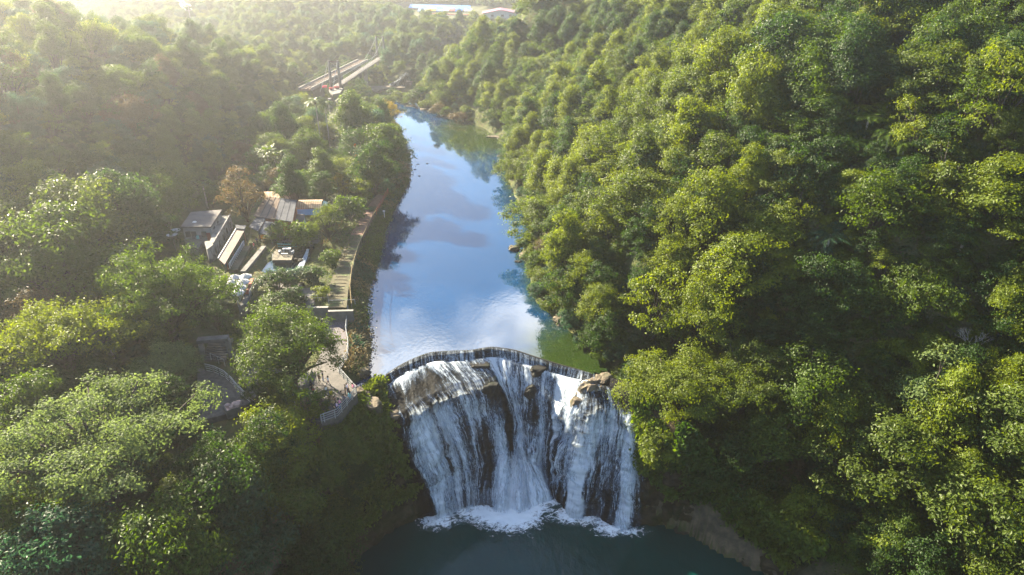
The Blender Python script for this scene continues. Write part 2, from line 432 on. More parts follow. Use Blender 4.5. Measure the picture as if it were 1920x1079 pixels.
rk = N.mix(N.ramp(N.noise(.6, 5, p), .3, .7), (.05, .043, .03), (.13, .10, .065))
c = N.mix(N.ramp(sep.outputs[2], .35, .6), rk, c)
b = N.n('ShaderNodeBsdfPrincipled'); b.inputs['Roughness'].default_value = .95; b.inputs['Specular IOR Level'].default_value = .15
N.l(c, b.inputs['Base Color']); N.l(N.bump(N.noise(2.2, 6, p), .9, .3), b.inputs['Normal']); N.l(b.outputs[0], o.inputs['Surface'])
M['ground'] = m
V = np.stack([GX.ravel(), GY.ravel(), GZ.ravel()], -1)
terrain = link('terrain', fast_mesh('terrain', V, grid_faces(len(XS), len(YS)), [M['ground']], smooth=True)); tag(terrain, kind='structure')

# ------------------------------------------------------------------ water
def watermat(name, deep, shallow_reflection, bscale, bstr, rough, ior, bdist=.05):
    m, t, o = newmat(name); N = NT(t); p = N.pos()
    n = N.noise(.06, 3, p)
    col = N.mix(N.ramp(n, .35, .65), deep, tuple(x * 1.25 for x in deep))
    if shallow_reflection:
        a = N.n('ShaderNodeAttribute', attribute_name='shallow_reflection')
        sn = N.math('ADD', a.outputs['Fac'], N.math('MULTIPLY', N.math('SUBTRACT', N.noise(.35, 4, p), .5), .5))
        col = N.mix(N.ramp(sn, .25, .85), col, shallow_reflection)  # olive of shallow bed and of tree reflections, put into the water colour
    b = N.n('ShaderNodeBsdfPrincipled'); N.l(col, b.inputs['Base Color'])
    b.inputs['Roughness'].default_value = rough; b.inputs['IOR'].default_value = ior
    mp = N.n('ShaderNodeMapping'); mp.inputs['Scale'].default_value = (1.0, .55, 1.0); mp.inputs['Rotation'].default_value = (0, 0, .5); N.l(p, mp.inputs[0])
    h = N.math('ADD', N.noise(bscale, 3, mp.outputs[0]), N.math('MULTIPLY', N.noise(bscale * .22, 2, mp.outputs[0]), 1.6))
    calm = N.ramp(N.noise(.045, 2, p), .38, .62, .25, 1.0)
    bp = N.n('ShaderNodeBump'); bp.inputs['Distance'].default_value = bdist; N.l(h, bp.inputs['Height']); N.l(N.math('MULTIPLY', calm, bstr), bp.inputs['Strength'])
    N.l(bp.outputs[0], b.inputs['Normal']); N.l(b.outputs[0], o.inputs['Surface']); return m
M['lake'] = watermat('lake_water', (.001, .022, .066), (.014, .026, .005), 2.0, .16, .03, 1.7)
M['pool'] = watermat('pool_water', (.001, .026, .023), None, 1.3, 1.0, .07, 1.33, .14)
# lake sheet: fine grid clipped to the lip of the weir, running a little way under the banks
lx = np.array([q.x for q in LIP]); ly = np.array([q.y for q in LIP])
cols = np.linspace(-60, 20, 81)
y0 = np.interp(cols, lx, ly, left=LIP[0].y, right=LIP[-1].y)
tt = np.linspace(0, 1, 121) ** 1.2
LXg = np.repeat(cols[None, :], 121, 0); LYg = y0[None, :] + (275 - y0[None, :]) * tt[:, None]
ok = poly_sdf(LXg.ravel(), LYg.ravel(), LAKE)
keep = (ok < 3.5) & ((LXg.ravel() < 11.5) | (LYg.ravel() > 96) | (ok < .2))
Fq = grid_faces(81, 121); kf = keep[Fq].all(1)
dr = np.array([P(940, 262, LZ).x, P(940, 262, LZ).y])
sh = sstep(-5.5, 0, ok) * .55 * (LXg.ravel() > np.interp(LYg.ravel(), CEN_Y, CEN_X))  # right-bank band: shallows plus the trees' reflection painted into the colour
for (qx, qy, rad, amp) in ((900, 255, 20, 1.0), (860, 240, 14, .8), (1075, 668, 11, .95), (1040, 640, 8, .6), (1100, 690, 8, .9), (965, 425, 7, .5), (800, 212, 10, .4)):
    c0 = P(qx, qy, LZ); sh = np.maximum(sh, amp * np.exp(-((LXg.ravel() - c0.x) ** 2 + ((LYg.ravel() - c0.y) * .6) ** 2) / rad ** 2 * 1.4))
used = np.unique(Fq[kf]); remap = np.full(len(keep), -1); remap[used] = np.arange(len(used))
V = np.stack([LXg.ravel(), LYg.ravel(), np.full(LXg.size, LZ + .03)], -1)[used]
lake = link('lake', fast_mesh('lake', V, remap[Fq[kf]], [M['lake']], True, {'shallow_reflection': ('POINT', sh[used])})); tag(lake, kind='structure')
V = np.stack(np.meshgrid(np.linspace(-50, 60, 45), np.linspace(-60, 92, 61)), -1).reshape(-1, 2)
pool = link('plunge_pool', fast_mesh('plunge_pool', np.c_[V, np.zeros(len(V))], grid_faces(45, 61), [M['pool']], True)); tag(pool, kind='structure')

# ------------------------------------------------------------------ the cliff and the falls
# each column: lip, foot of weir, shelf edge, two points down the face, foot; (x, y in the close-up, height)
def col(L, W, S, A, Bm, B): return [P(*Z1(q[0], q[1]), q[2]) for q in (L, W, S, A, Bm, B)]
CC = [
 # left gorge wall
 ((-330,900,18.2),(-310,905,17.6),(-290,900,16.5),(-200,1030,11),(-120,1180,5),(-60,1340,-1.5)),
 ((-180,700,18.6),(-150,706,18.0),(-110,720,17.0),(-60,880,11),(0,1050,5),(45,1300,-1.5)),
 ((-40,560,18.8),(-10,566,18.2),(30,585,17.2),(70,760,11),(115,960,5),(160,1185,-1.5)),
 ((70,420,18.7),(95,430,18.2),(135,515,17.0),(180,690,11),(240,880,5),(290,1090,-1.5)),
 ((150,300,18.5),(178,348,17.3),(215,488,16.5),(290,650,11),(350,830,5),(400,1040,-1.5)),
 # the falls
 ((220,245,18.5),(240,300,17.3),(275,470,16.5),(345,645,11),(405,815,5),(455,1015,-.6)),
 ((300,195,18.5),(312,250,17.4),(335,438,16.6),(400,640,11),(460,800,5),(510,992,-.6)),
 ((400,145,18.5),(405,210,17.4),(440,365,16.6),(530,560,11),(590,740,5),(632,960,-.6)),
 ((480,118,18.5),(490,180,17.3),(570,308,16.5),(650,520,10.5),(700,720,4.5),(705,950,-.6)),
 ((600,110,18.5),(600,170,17.2),(690,288,16.0),(745,470,11),(785,680,5),(790,960,-.6)),
 ((700,105,18.5),(705,165,17.1),(765,262,16.0),(815,445,11),(845,650,5),(860,975,-.6)),
 ((800,90,18.5),(805,150,17.0),(835,255,15.5),(910,440,10.5),(930,650,4.5),(930,985,-.6)),
 ((920,105,18.5),(920,160,17.0),(930,295,14.5),(965,500,9),(985,690,4),(1000,950,-.6)),
 ((1030,140,18.5),(1030,190,17.0),(1035,325,14),(1030,520,9),(1030,700,4),(1075,910,-.6)),
 ((1150,178,18.5),(1145,225,17.1),(1130,350,14),(1115,540,8.5),(1100,725,3.5),(1140,900,-.6)),
 ((1250,205,18.5),(1240,258,17.2),(1235,390,15),(1205,570,9.5),(1175,760,4),(1190,965,-.6)),
 ((1330,230,18.5),(1330,275,17.9),(1310,405,16),(1275,600,10),(1245,800,4.5),(1230,1000,-.6)),
 ((1400,245,18.6),(1400,295,18.2),(1410,400,16),(1390,600,10),(1355,800,4.5),(1340,1010,-.6)),
 ((1480,262,18.9),(1480,320,18.4),(1510,440,15.8),(1495,640,10),(1460,840,4.5),(1430,1050,-.6)),
 ((1560,290,19.3),(1560,345,18.8),(1580,470,16),(1575,670,10),(1555,860,5),(1530,1060,-.6)),
 # right gorge wall
 ((1680,380,20),(1670,430,19),(1650,520,16),(1650,700,10),(1660,870,5),(1690,1050,-1.5)),
 ((1840,520,20),(1825,600,17.5),(1800,660,14),(1800,800,9),(1810,930,4.5),(1838,1090,-1.5)),
 ((2050,760,14),(2030,790,11.5),(2000,815,9.5),(1975,880,6),(1955,960,3),(1965,1150,-1.5)),
 ((2330,960,12),(2310,985,10),(2280,1010,8),(2230,1070,5),(2180,1140,2.4),(2160,1260,-1.5)),
 ((2620,1150,12),(2600,1180,10),(2560,1200,8),(2480,1250,5),(2400,1310,2.4),(2330,1385,-1.5)),
]
CC = np.array([[list(q) for q in col(*c)] for c in CC])            # (ncol, 6, 3)
def spline(A, n, ax, ks=None, tn=.4):
    A = np.moveaxis(A, ax, 0); m_ = len(A)
    u = np.linspace(0, m_ - 1, n) if ks is None else ks
    i = np.clip(np.floor(u).astype(int), 0, m_ - 2); f = (u - i).reshape((-1,) + (1,) * (A.ndim - 1))
    g = lambda k: A[np.clip(k, 0, m_ - 1)]
    p0, p1, p2, p3 = g(i - 1), g(i), g(i + 1), g(i + 2)
    m1, m2 = (p2 - p0) * tn, (p3 - p1) * tn
    r = (2*f**3-3*f**2+1)*p1 + (f**3-2*f**2+f)*m1 + (-2*f**3+3*f**2)*p2 + (f**3-f**2)*m2
    return np.moveaxis(r, 0, ax)
NU, NV = 460, 210
ku = np.linspace(0, len(CC) - 1, NU)
kv = np.concatenate([np.linspace(0, 1, 20)[:-1], np.linspace(1, 2, 45)[:-1], np.linspace(2, 5, NV - 63)])
S0 = spline(spline(CC, NU, 0, ku), NV, 1, kv, .14)                      # (NU, NV, 3)
def normals(S):
    du = np.gradient(S, axis=0); dv = np.gradient(S, axis=1)
    n = np.cross(dv, du); n /= np.linalg.norm(n, axis=-1, keepdims=True) + 1e-9
    return n
Nn = normals(S0)
if Nn[NU // 2, NV // 2, 1] > 0: Nn = -Nn
um = np.concatenate([[0], np.cumsum(np.linalg.norm(np.diff(S0[:, 60], axis=0), axis=-1))])[:, None] + 0 * kv[None, :]
vm = np.concatenate([np.zeros((NU, 1)), np.cumsum(np.linalg.norm(np.diff(S0, axis=1), axis=-1), axis=1)], 1)
inb = sstep(1.0, 1.25, kv)[None, :]                                 # no bulges on the weir itself
groove = np.abs(fbm(um * .42, vm * .07, s=21) - .5) * 2
ledge = fbm(um * .16, S0[..., 2] * .75, s=31, o=4)
blob = fbm(S0[..., 0] * .5, S0[..., 1] * .5, S0[..., 2] * .5, s=41, o=5) - .5
side = np.clip(np.maximum((5.0 - ku) / 1.5, (ku - 19.0) / 1.5), 0, 1)[:, None]
disp = inb * ((.55 - groove) * 1.5 + (ledge - .5) * (1.3 + 1.6 * side) + blob * (1.1 + 2.2 * side))
disp *= (0.35 + .65 * sstep(1.8, 2.3, kv)[None, :]) * (1 - .6 * sstep(4.6, 5, kv)[None, :])
disp_w = disp.copy()
zf = S0[..., 2] * .42 + fbm(um * .22, vm * .05, s=61, o=3) * 2.6
fr_ = zf - np.floor(zf); terr_ = sstep(.0, .18, fr_) - fr_
disp += inb * sstep(2.1, 2.6, kv)[None, :] * terr_ * .38 * (.3 + fbm(um * .3, vm * .2, s=63, o=2))
pouch = ((ku > 4.3) & (ku < 19.5))[:, None]
ROCK = S0 + Nn * disp[..., None]
def surfmesh(name, S, mats, attrs=None, uv=None, keepf=None):
    V = S.transpose(1, 0, 2).reshape(-1, 3)
    Fq = grid_faces(S.shape[0], S.shape[1])
    if keepf is not None:
        k = keepf.T.ravel()[Fq].max(1) > 0; Fq = Fq[k]
        us = np.unique(Fq); rm = np.full(len(V), -1); rm[us] = np.arange(len(us)); V = V[us]; Fq = rm[Fq]
        attrs = {a: (d, q.T.ravel()[us]) for a, (d, q) in (attrs or {}).items()}
        if uv is not None: uv = np.stack([uv[0].T.ravel()[us], uv[1].T.ravel()[us]], -1)
    else:
        attrs = {a: (d, q.T.ravel()) for a, (d, q) in (attrs or {}).items()}
        if uv is not None: uv = np.stack([uv[0].T.ravel(), uv[1].T.ravel()], -1)
    return fast_mesh(name, V, Fq, mats, True, attrs, uv=uv)
# cliff material: wet black rock where the falls run, darkened further in place of shade, brown and mossy rock on the gorge walls
m, t, o = newmat('gorge_cliff'); N = NT(t); p = N.pos()
a = N.n('ShaderNodeAttribute', attribute_name='wet')
wet = N.mix(N.ramp(N.noise(.8, 5, p), .3, .7), (.002, .0022, .0026), (.007, .0068, .0065))
dry = N.mix(N.ramp(N.noise(.45, 6, p), .3, .7), (.022, .019, .012), (.070, .055, .034))
dry = N.mix(N.ramp(N.noise(.28, 4, p, dist=.5), .46, .62, 0, .8), dry, (.016, .026, .007))
c = N.mix(a.outputs['Fac'], dry, wet)
b = N.n('ShaderNodeBsdfPrincipled'); N.l(c, b.inputs['Base Color']); N.l(N.math('SUBTRACT', .9, N.math('MULTIPLY', a.outputs['Fac'], .35)), b.inputs['Roughness']); b.inputs['Specular IOR Level'].default_value = .05
mp = N.n('ShaderNodeMapping'); mp.inputs['Scale'].default_value = (1, 1, 2.6); N.l(p, mp.inputs[0])
N.l(N.bump(N.noise(1.3, 7, mp.outputs[0], rough=.65), 1.0, .45), b.inputs['Normal']); N.l(b.outputs[0], o.inputs['Surface'])
M['cliff'] = m
wetA = sstep(4.0, 5.2, ku)[:, None] * (1 - sstep(18.8, 20, ku))[:, None] + 0 * kv[None, :]
cliff = link('gorge_cliff', surfmesh('gorge_cliff', ROCK, [M['cliff']], {'wet': ('POINT', wetA)}))
tag(cliff, kind='structure')
# water density by column (weir veil, shelf, three lengths of the drop)
D = np.array([[0]*6]*4 + [
 [.42,.30,.02,.0,.0,.0],[.52,.46,.00,.10,.14,.10],[.56,.56,.00,.78,.72,.64],[.60,.58,.02,.72,.68,.64],[.62,.62,.16,.60,.52,.52],[.64,.68,.52,.64,.40,.56],
 [.64,.66,.56,.34,.64,.86],[.66,.72,.64,.58,.62,.90],[.66,.72,.68,.66,.76,.92],[.66,.70,.66,.60,.66,.84],[.64,.68,.62,.58,.46,.24],
 [.62,.66,.58,.52,.40,.20],[.50,.42,.26,.56,.66,.58],[.10,.16,.24,.70,.64,.58],[.0,.04,.10,.62,.58,.54],[.0,.0,.0,.62,.58,.56]] + [[0]*6]*5, float)
Du = spline(D, NU, 0, ku)
vpos = np.array([.5, 1.12, 1.65, 2.5, 3.5, 4.6])
DD = np.stack([np.interp(kv, vpos, Du[i]) for i in range(NU)])
def flowfield(seed, warp):
    uu = um + warp * (fbm(um * .25, vm * .12, s=seed) - .5) * 3
    s0 = fbm(uu * .50, vm * .035, s=seed + 5, o=2); s1 = fbm(uu * 1.3, vm * .06, s=seed + 1, o=3); s2 = fbm(uu * 3.6, vm * .15, s=seed + 2, o=3)
    turb = fbm(um * 1.2, vm * .9, s=seed + 3, o=4)
    return s0 * .62 + s1 * .36 + s2 * .32 - .15, turb
ff, turb = flowfield(51, .8)
hub = sstep(.68, .92, DD)                                            # where the water breaks up white
flow = DD + .08 + (ff - .5) * 1.6 * (1 - .62 * hub) + (turb - .5) * .7 * hub + .10 * hub
flow -= .22 * np.clip(disp / 1.2, -0.5, 1.0)
flow = np.where(DD < .03, 0, flow)
# veil over the weir: crisp even threads
veil = (kv < 1.02)[None, :] & True
flow = np.where(veil, DD * .80 + (fbm(um * 4.5, vm * .15, s=77, o=4) - .5) * .6, flow)
m, t, o = newmat('falling_water'); N = NT(t)
a = N.n('ShaderNodeAttribute', attribute_name='flow'); uvn = N.n('ShaderNodeUVMap')
mp = N.n('ShaderNodeMapping'); mp.inputs['Scale'].default_value = (9.5, .5, 1); N.l(uvn.outputs[0], mp.inputs[0])
mp2 = N.n('ShaderNodeMapping'); mp2.inputs['Scale'].default_value = (2.2, 1.3, 1); N.l(uvn.outputs[0], mp2.inputs[0])
f1 = N.noise(1.0, 4, mp.outputs[0], rough=.65, dist=.3); f2 = N.noise(1.6, 5, mp2.outputs[0], rough=.7, dist=.8)
val = N.math('ADD', a.outputs['Fac'], N.math('ADD', N.math('MULTIPLY', N.math('SUBTRACT', f1, .5), 1.0), N.math('MULTIPLY', N.math('SUBTRACT', f2, .5), .75)))
alpha = N.ramp(val, .28, .94, 0, .95)
b = N.n('ShaderNodeBsdfPrincipled'); N.l(N.mix(N.ramp(val, .35, .85), (.20, .31, .46), (.66, .73, .80)), b.inputs['Base Color']); b.inputs['Roughness'].default_value = .55
N.l(N.bump(N.math('ADD', f1, f2), .7, .15), b.inputs['Normal'])
tl = N.n('ShaderNodeBsdfTranslucent'); tl.inputs['Color'].default_value = (.72, .80, .88, 1)
mx0 = N.n('ShaderNodeMixShader'); mx0.inputs[0].default_value = .35; N.l(b.outputs[0], mx0.inputs[1]); N.l(tl.outputs[0], mx0.inputs[2])
tr = N.n('ShaderNodeBsdfTransparent'); mx = N.n('ShaderNodeMixShader'); N.l(alpha, mx.inputs[0]); N.l(tr.outputs[0], mx.inputs[1]); N.l(mx0.outputs[0], mx.inputs[2])
N.l(mx.outputs[0], o.inputs['Surface']); M['fallwater'] = m
wf = thing('waterfall', 'wide horseshoe waterfall pouring in white streaks over the dark cliff', 'waterfall', tuple(S0[NU // 2, NV - 1]))
off = np.maximum(np.clip(disp_w, -.25, 2) * .85 + .2, disp + .06) + .02 + .30 * np.clip(flow, 0, 1) * inb + .02
W1 = S0 + Nn * off[..., None]
base = np.array(wf.location)
kp = (flow > .02) & (kv[None, :] >= 0)
link('water_sheet', surfmesh('water_sheet', W1 - base, [M['fallwater']], {'flow': ('POINT', flow)}, (um, vm), kp), wf)
ff2, turb2 = flowfield(91, 1.4)
fl2 = DD * .92 - .14 + (ff2 - .5) * 1.8 + (turb2 - .5) * .5 * hub
fl2 = np.where((DD < .1) | (kv[None, :] < 1.05), 0, fl2)
W2 = S0 + Nn * (np.clip(disp_w, -.1, 2) + .55 + .5 * sstep(2.2, 4, kv)[None, :])[..., None]
link('spray_sheet', surfmesh('spray_sheet', W2 - base, [M['fallwater']], {'flow': ('POINT', fl2)}, (um + 17.3, vm + 5), fl2 > .05), wf)
# weir crest: a low dark kerb along the lip
mb = MB()
lipc = spline(np.array([list(q) for q in LIP[:-1]]), 90, 0)
for i in range(89):
    a_, b_ = lipc[i], lipc[i + 1]; d_ = (b_ - a_); d_ /= np.linalg.norm(d_); n_ = np.array([-d_[1], d_[0], 0]) * .11
    q = [a_ - n_, b_ - n_, b_ + n_, a_ + n_]
    mb.prism([(v[0], v[1]) for v in q], LZ - .6, LZ + .04)
weir = mb.build('weir', M['wetrock']); tag(weir, 'thin dark weir crest curving along the top of the falls', 'weir')
# foam on the pool
m, t, o = newmat('foam'); N = NT(t); p = N.pos()
a = N.n('ShaderNodeAttribute', attribute_name='foam')
mpf = N.n('ShaderNodeMapping'); mpf.inputs['Scale'].default_value = (1, 1.5, 1); N.l(p, mpf.inputs[0])
v = N.math('ADD', a.outputs['Fac'], N.math('ADD', N.math('MULTIPLY', N.math('SUBTRACT', N.noise(.75, 6, mpf.outputs[0], rough=.68, dist=1.6), .5), 1.5), N.math('MULTIPLY', N.math('SUBTRACT', N.noise(2.8, 5, mpf.outputs[0], rough=.7, dist=1.0), .5), .7)))
b = N.n('ShaderNodeBsdfPrincipled'); b.inputs['Base Color'].default_value = (.74, .80, .84, 1); b.inputs['Roughness'].default_value = .7
tr = N.n('ShaderNodeBsdfTransparent'); mx = N.n('ShaderNodeMixShader'); N.l(N.ramp(v, .50, .95, 0, .92), mx.inputs[0]); N.l(tr.outputs[0], mx.inputs[1]); N.l(b.outputs[0], mx.inputs[2])
N.l(mx.outputs[0], o.inputs['Surface']); M['foam'] = m
fx, fy = np.meshgrid(np.linspace(-20, 26, 185), np.linspace(60, 84, 97))
fm = np.zeros(fx.shape)
for (qx, qy, rx, ry, amp) in ((515,1000,3.6,2.3,.95),(590,975,3,1.6,.7),(660,955,3.2,1.8,.8),(740,960,4.2,2.6,1.0),(830,965,4.5,2.9,1.25),(910,985,4.6,2.9,1.25),(990,950,4,2.4,1.05),(1080,910,3.4,1.6,.9),
        (1215,985,3.2,1.9,1.0),(1300,1005,3.2,1.6,.85),(1370,1020,2.8,1.5,.8),(1440,1060,3.2,1.5,.95),(1530,1065,2.6,1.3,.9),(900,1030,4.5,1.2,.55),(560,1050,3,.9,.45)):
    c0 = P(*Z1(qx, qy), 0); fm = np.maximum(fm, amp * np.exp(-((fx - c0.x) / rx / 1.2) ** 2 - ((fy - c0.y) / ry / 1.35) ** 2))
foam = link('foam', fast_mesh('foam', np.stack([fx.ravel(), fy.ravel(), .05 + .25 * fm.ravel() * fbm(fx.ravel() * 1.5, fy.ravel() * 1.5, s=5)], -1), grid_faces(185, 97)[(fm.ravel()[grid_faces(185, 97)].max(1) > .06)], [M['foam']], True, {'foam': ('POINT', fm.ravel())}))
tag(foam, 'white foam churning on the dark pool at the foot of the falls', 'foam', kind='stuff')

# drifting spray at the foot of the falls
m, t, o = newmat('spray_mist'); N = NT(t); pv = N.n('ShaderNodeVolumePrincipled'); pv.inputs['Color'].default_value = (.93, .96, 1, 1); pv.inputs['Density'].default_value = .03; pv.inputs['Anisotropy'].default_value = .2
N.l(pv.outputs[0], o.inputs['Volume'])
for (qx, qy, sx, sy, sz, lb) in ((830, 940, 6.5, 1.9, 3.4, 'soft spray drifting at the foot of the central cascade'), (1330, 1000, 5.5, 1.5, 2.4, 'soft spray drifting at the foot of the right-hand falls'), (560, 985, 4.2, 1.4, 2.0, 'soft spray drifting at the foot of the left-hand falls')):
    bm = bmesh.new(); bmesh.ops.create_icosphere(bm, subdivisions=3, radius=1.0); c0 = P(*Z1(qx, qy), 0)
    for v_ in bm.verts:
        k = 1 + .5 * (float(fbm(v_.co.x * 1.3 + qx, v_.co.y * 1.3, v_.co.z * 1.3, s=4)) - .5); v_.co = Vector((v_.co.x * sx * k, v_.co.y * sy * k, max(v_.co.z, -.3) * sz * k + .1 * sz))
        if v_.co.z < .12: v_.co.z = .12
    me = bpy.data.meshes.new('spray_mist'); bm.to_mesh(me); bm.free(); me.materials.append(m); tag(link('spray_mist', me, None, (c0.x, c0.y - .4, 0)), lb, 'spray', kind='stuff')

# ------------------------------------------------------------------ boulders
def boulder_mesh(seed, n=3):
    bm = bmesh.new(); bmesh.ops.create_icosphere(bm, subdivisions=n, radius=1.0)
    for v_ in bm.verts:
        c_ = v_.co
        k = 1 + .55 * (float(fbm(c_.x * 1.1 + seed * 7, c_.y * 1.1, c_.z * 1.1, s=seed, o=4)) - .5) * 2.6
        k -= .16 * abs(float(fbm(c_.x * 2.2 + seed * 3, c_.y * 2.2, c_.z * 3.2, s=seed + 20, o=3)) - .5) * 4
        v_.co = c_ * k
        v_.co.z = max(min(v_.co.z, .72), -.7); v_.co.x = max(min(v_.co.x, .86), -.9)
    me = bpy.data.meshes.new('boulder'); bm.to_mesh(me); bm.free()
    me.materials.append(M['rock']); me.polygons.foreach_set('use_smooth', [False] * len(me.polygons)); me.update()
    return me
BM = [boulder_mesh(s) for s in range(5)]
def boulder(px, py, z, size, label, k=0, rz=0.0, mat=None, group=None):
    q = P(px, py, z); o = link('boulder', BM[k % 5]); o.location = q; o.scale = size; o.rotation_euler = (0, 0, rz)
    if mat:
        o.material_slots[0].link = 'OBJECT'; o.material_slots[0].material = mat
    return tag(o, label, 'boulder', group)
boulder(*Z1(1335, 305), 17.2, (2.3, 1.7, 2.0), 'large sunlit tan boulder at the top right corner of the falls', 0, .4)
boulder(*Z1(1395, 262), 18.2, (1.6, 1.4, .9), 'low brown boulder at the right end of the weir', 1, 1.0)
boulder(*Z1(1268, 375), 15.6, (1.5, 1.3, 1.7), 'wet pale boulder below the sunlit one beside the falls', 2, .2)
boulder(*Z1(1060, 215), 16.9, (1.6, 1.1, 1.0), 'round wet boulder breaking the water under the right half of the weir', 3, .3, M['wetrock'])
boulder(*Z1(735, 190), 16.9, (1.9, 1.0, .8), 'dark wet boulder breaking the water under the middle of the weir', 4, .1, M['wetrock'])
boulder(*Z1(1005, 325), 14.4, (1.0, .9, 1.2), 'small dark boulder halfway down the centre of the falls', 0, .7, M['wetrock'])
boulder(*Z1(790, 330), 14.6, (1.7, 1.2, 2.2), 'tall black rock between two white streams in the falls', 1, .3, M['wetrock'])
boulder(*Z1(120, 352), 18.6, (1.1, 1.0, .9), 'brown boulder under the corner of the viewing platform', 2, .9)
boulder(*Z1(165, 405), 18.0, (1.8, 1.5, 1.3), 'big brown boulder left of the falls below the platform corner', 3, 2.0)
boulder(*Z1(90, 330), 18.9, (.9, .8, .8), 'small tan boulder at the foot of the platform railing', 4, .5)
boulder(*Z1(255, 455), 16.9, (1.6, 1.0, .6), 'flat slab of rock at the left edge of the falls', 0, .4, M['rock'])
boulder(963, 468, LZ, (1.5, 1.2, 1.0), 'mossy boulder standing in the lake off the right bank', 1, .4)
boulder(988, 482, LZ, (2.0, 1.6, 1.1), 'pale boulder at the foot of the right bank beside the mossy one', 2, 1.2)
boulder(972, 492, LZ - .1, (.9, .6, .4), 'dark low rock in the water in front of the pale boulder', 3, .2, M['wetrock'])
boulder(1055, 602, LZ + .3, (1.6, 1.2, 1.2), 'tan boulder under the trees on the bank above the weir', 4, .6)
boulder(945, 293, LZ, (2.4, 1.3, .5), 'pale flat rock at the right edge of the lake', 0, .2)
boulder(930, 258, LZ, (4.2, 1.6, .6), 'long sandy rock ledge on the right bank of the upper lake', 1, -.3)
boulder(878, 226, LZ + .3, (2.6, 1.8, 1.4), 'blocky tan boulder on the bank below the russet bush', 2, .5)
boulder(835, 214, LZ, (2.4, 1.6, 1.0), 'grey boulder at the bend of the upper lake', 3, 1.1)
boulder(798, 206, LZ, (2.2, 1.2, .6), 'low grey rock near the far end of the lake', 4, .3)
boulder(768, 200, LZ, (2.4, 1.0, .45), 'pale flat rock at the far end of the lake', 0, .1)
for i, (bx, by) in enumerate(((783,309),(778,319),(801,308),(786,331))):
    boulder(bx, by, LZ - .05, (.55, .35, .25), ('dark stone breaking the lake surface, nearest the left bank', 'small dark stone in the lake beside the leftmost one', 'dark stone in the lake farthest from the left bank', 'lowest dark stone breaking the lake near the left bank')[i], i, i * .8, M['wetrock'], 'stones in the lake')
for i, (bx, by) in enumerate(((664,690),(675,668),(671,640),(682,699))):
    boulder(bx, by, 19.0, (1.1, .9, .8), ('tan boulder on the bank beside the platform railing', 'rounded tan boulder on the left bank above the platform', 'pale boulder on the left bank below the grasses', 'brown boulder at the water edge next to the weir')[i], i, i * 1.3)
# ------------------------------------------------------------------ vegetation: prototypes
def unit(a): return a / (np.linalg.norm(a, axis=-1, keepdims=True) + 1e-9)
def leaves_mesh(name, C, Nrm, size, mat, asp=.55, tint=None, r=None, droop=None):
    """one pointed four-cornered leaf (or leaf spray) per centre C with normal Nrm"""
    r = r or np.random.default_rng(1); n = len(C)
    a = unit(np.cross(Nrm, unit(r.normal(size=(n, 3)))))
    if droop is not None: a = unit(a + droop)
    b = unit(np.cross(Nrm, a)); s = np.broadcast_to(np.asarray(size, float), (n,))[:, None] * .5
    fold = Nrm * s * .22
    V = np.stack([C - a * s, C + b * s * asp + fold, C + a * s, C - b * s * asp + fold], 1).reshape(-1, 3)
    Fq = np.arange(4 * n).reshape(-1, 4)
    t = r.random(n) if tint is None else tint
    return fast_mesh(name, V, Fq, [mat], False, {'tint': ('FACE', t)})
def crown_cloud(seed, Rr, Hh, nl, nc, nleaf, cl=.6, zlo=.30, flat=.8, umbrella=False, lr=(.30, .48)):
    r = np.random.default_rng(seed); C = []; Nn_ = []; T = []; lobes = []
    for i in range(nl):
        f = math.sqrt((i + .35) / nl); ang = i * 2.39996 + r.random() * .8
        rad = Rr * f * r.uniform(.52, .86)
        zt = (1 - .55 * f * f) if not umbrella else (1 - .22 * f * f)
        rr = Rr * r.uniform(lr[0] * .75, lr[1] * 1.15) * (1 - .15 * f)
        z = Hh * (zlo + (1 - zlo) * zt * r.uniform(.55, 1.0)) - rr * flat * .6
        lobes.append((np.array([rad * math.cos(ang), rad * math.sin(ang), max(z, Hh * zlo * .8)]), rr))
    for c, rr in lobes:
        k = int(nc * (rr / (Rr * .4)) ** 2)
        d = unit(r.normal(size=(k * 2, 3))); d = d[d[:, 2] > -.45][:k]
        shell = r.uniform(.55, 1.22, size=(len(d), 1))
        cc = c + d * rr * shell * np.array([1, 1, flat])
        for q, dd in zip(cc, d):
            m_ = int(nleaf * r.uniform(.5, 1.4)); crad = cl * r.uniform(.7, 1.3)
            pp = r.normal(size=(m_, 3)) * crad * np.array([.62, .62, .36])
            C.append(q + pp); Nn_.append(dd * .75 + np.array([0, 0, .42]) + pp / crad * .40 + r.normal(size=(m_, 3)) * .50)
            T.append(np.clip(r.random() * .6 + r.random(m_) * .4, 0, 1))
    return np.concatenate(C), unit(np.concatenate(Nn_)), np.concatenate(T), lobes
def trunk_mb(lobes, Hh, r0, seed, zlo=.3):
    r = random.Random(seed); mb = MB(); fork = Hh * zlo * .75
    mb.tube([(0, 0, -1.2), (r.uniform(-.1, .1), r.uniform(-.1, .1), fork * .5), (r.uniform(-.2, .2), r.uniform(-.2, .2), fork)], [r0 * 1.35, r0, r0 * .8], 7)
    for c, rr in lobes:
        mid = Vector((c[0] * .45 + r.uniform(-.3, .3), c[1] * .45 + r.uniform(-.3, .3), fork + (c[2] - fork) * .6))
        mb.tube([(0, 0, fork * .8), mid, Vector(c) + Vector((0, 0, rr * .3))], [r0 * .55, r0 * .34, r0 * .12], 5)
    return mb
def mesh_of(mb, name, mat, smooth=True):
    me = bpy.data.meshes.new(name); me.from_pydata(mb.v, [], mb.f); me.materials.append(mat)
    me.polygons.foreach_set('use_smooth', [smooth] * len(me.polygons)); me.update(); return me
PROTO = {}
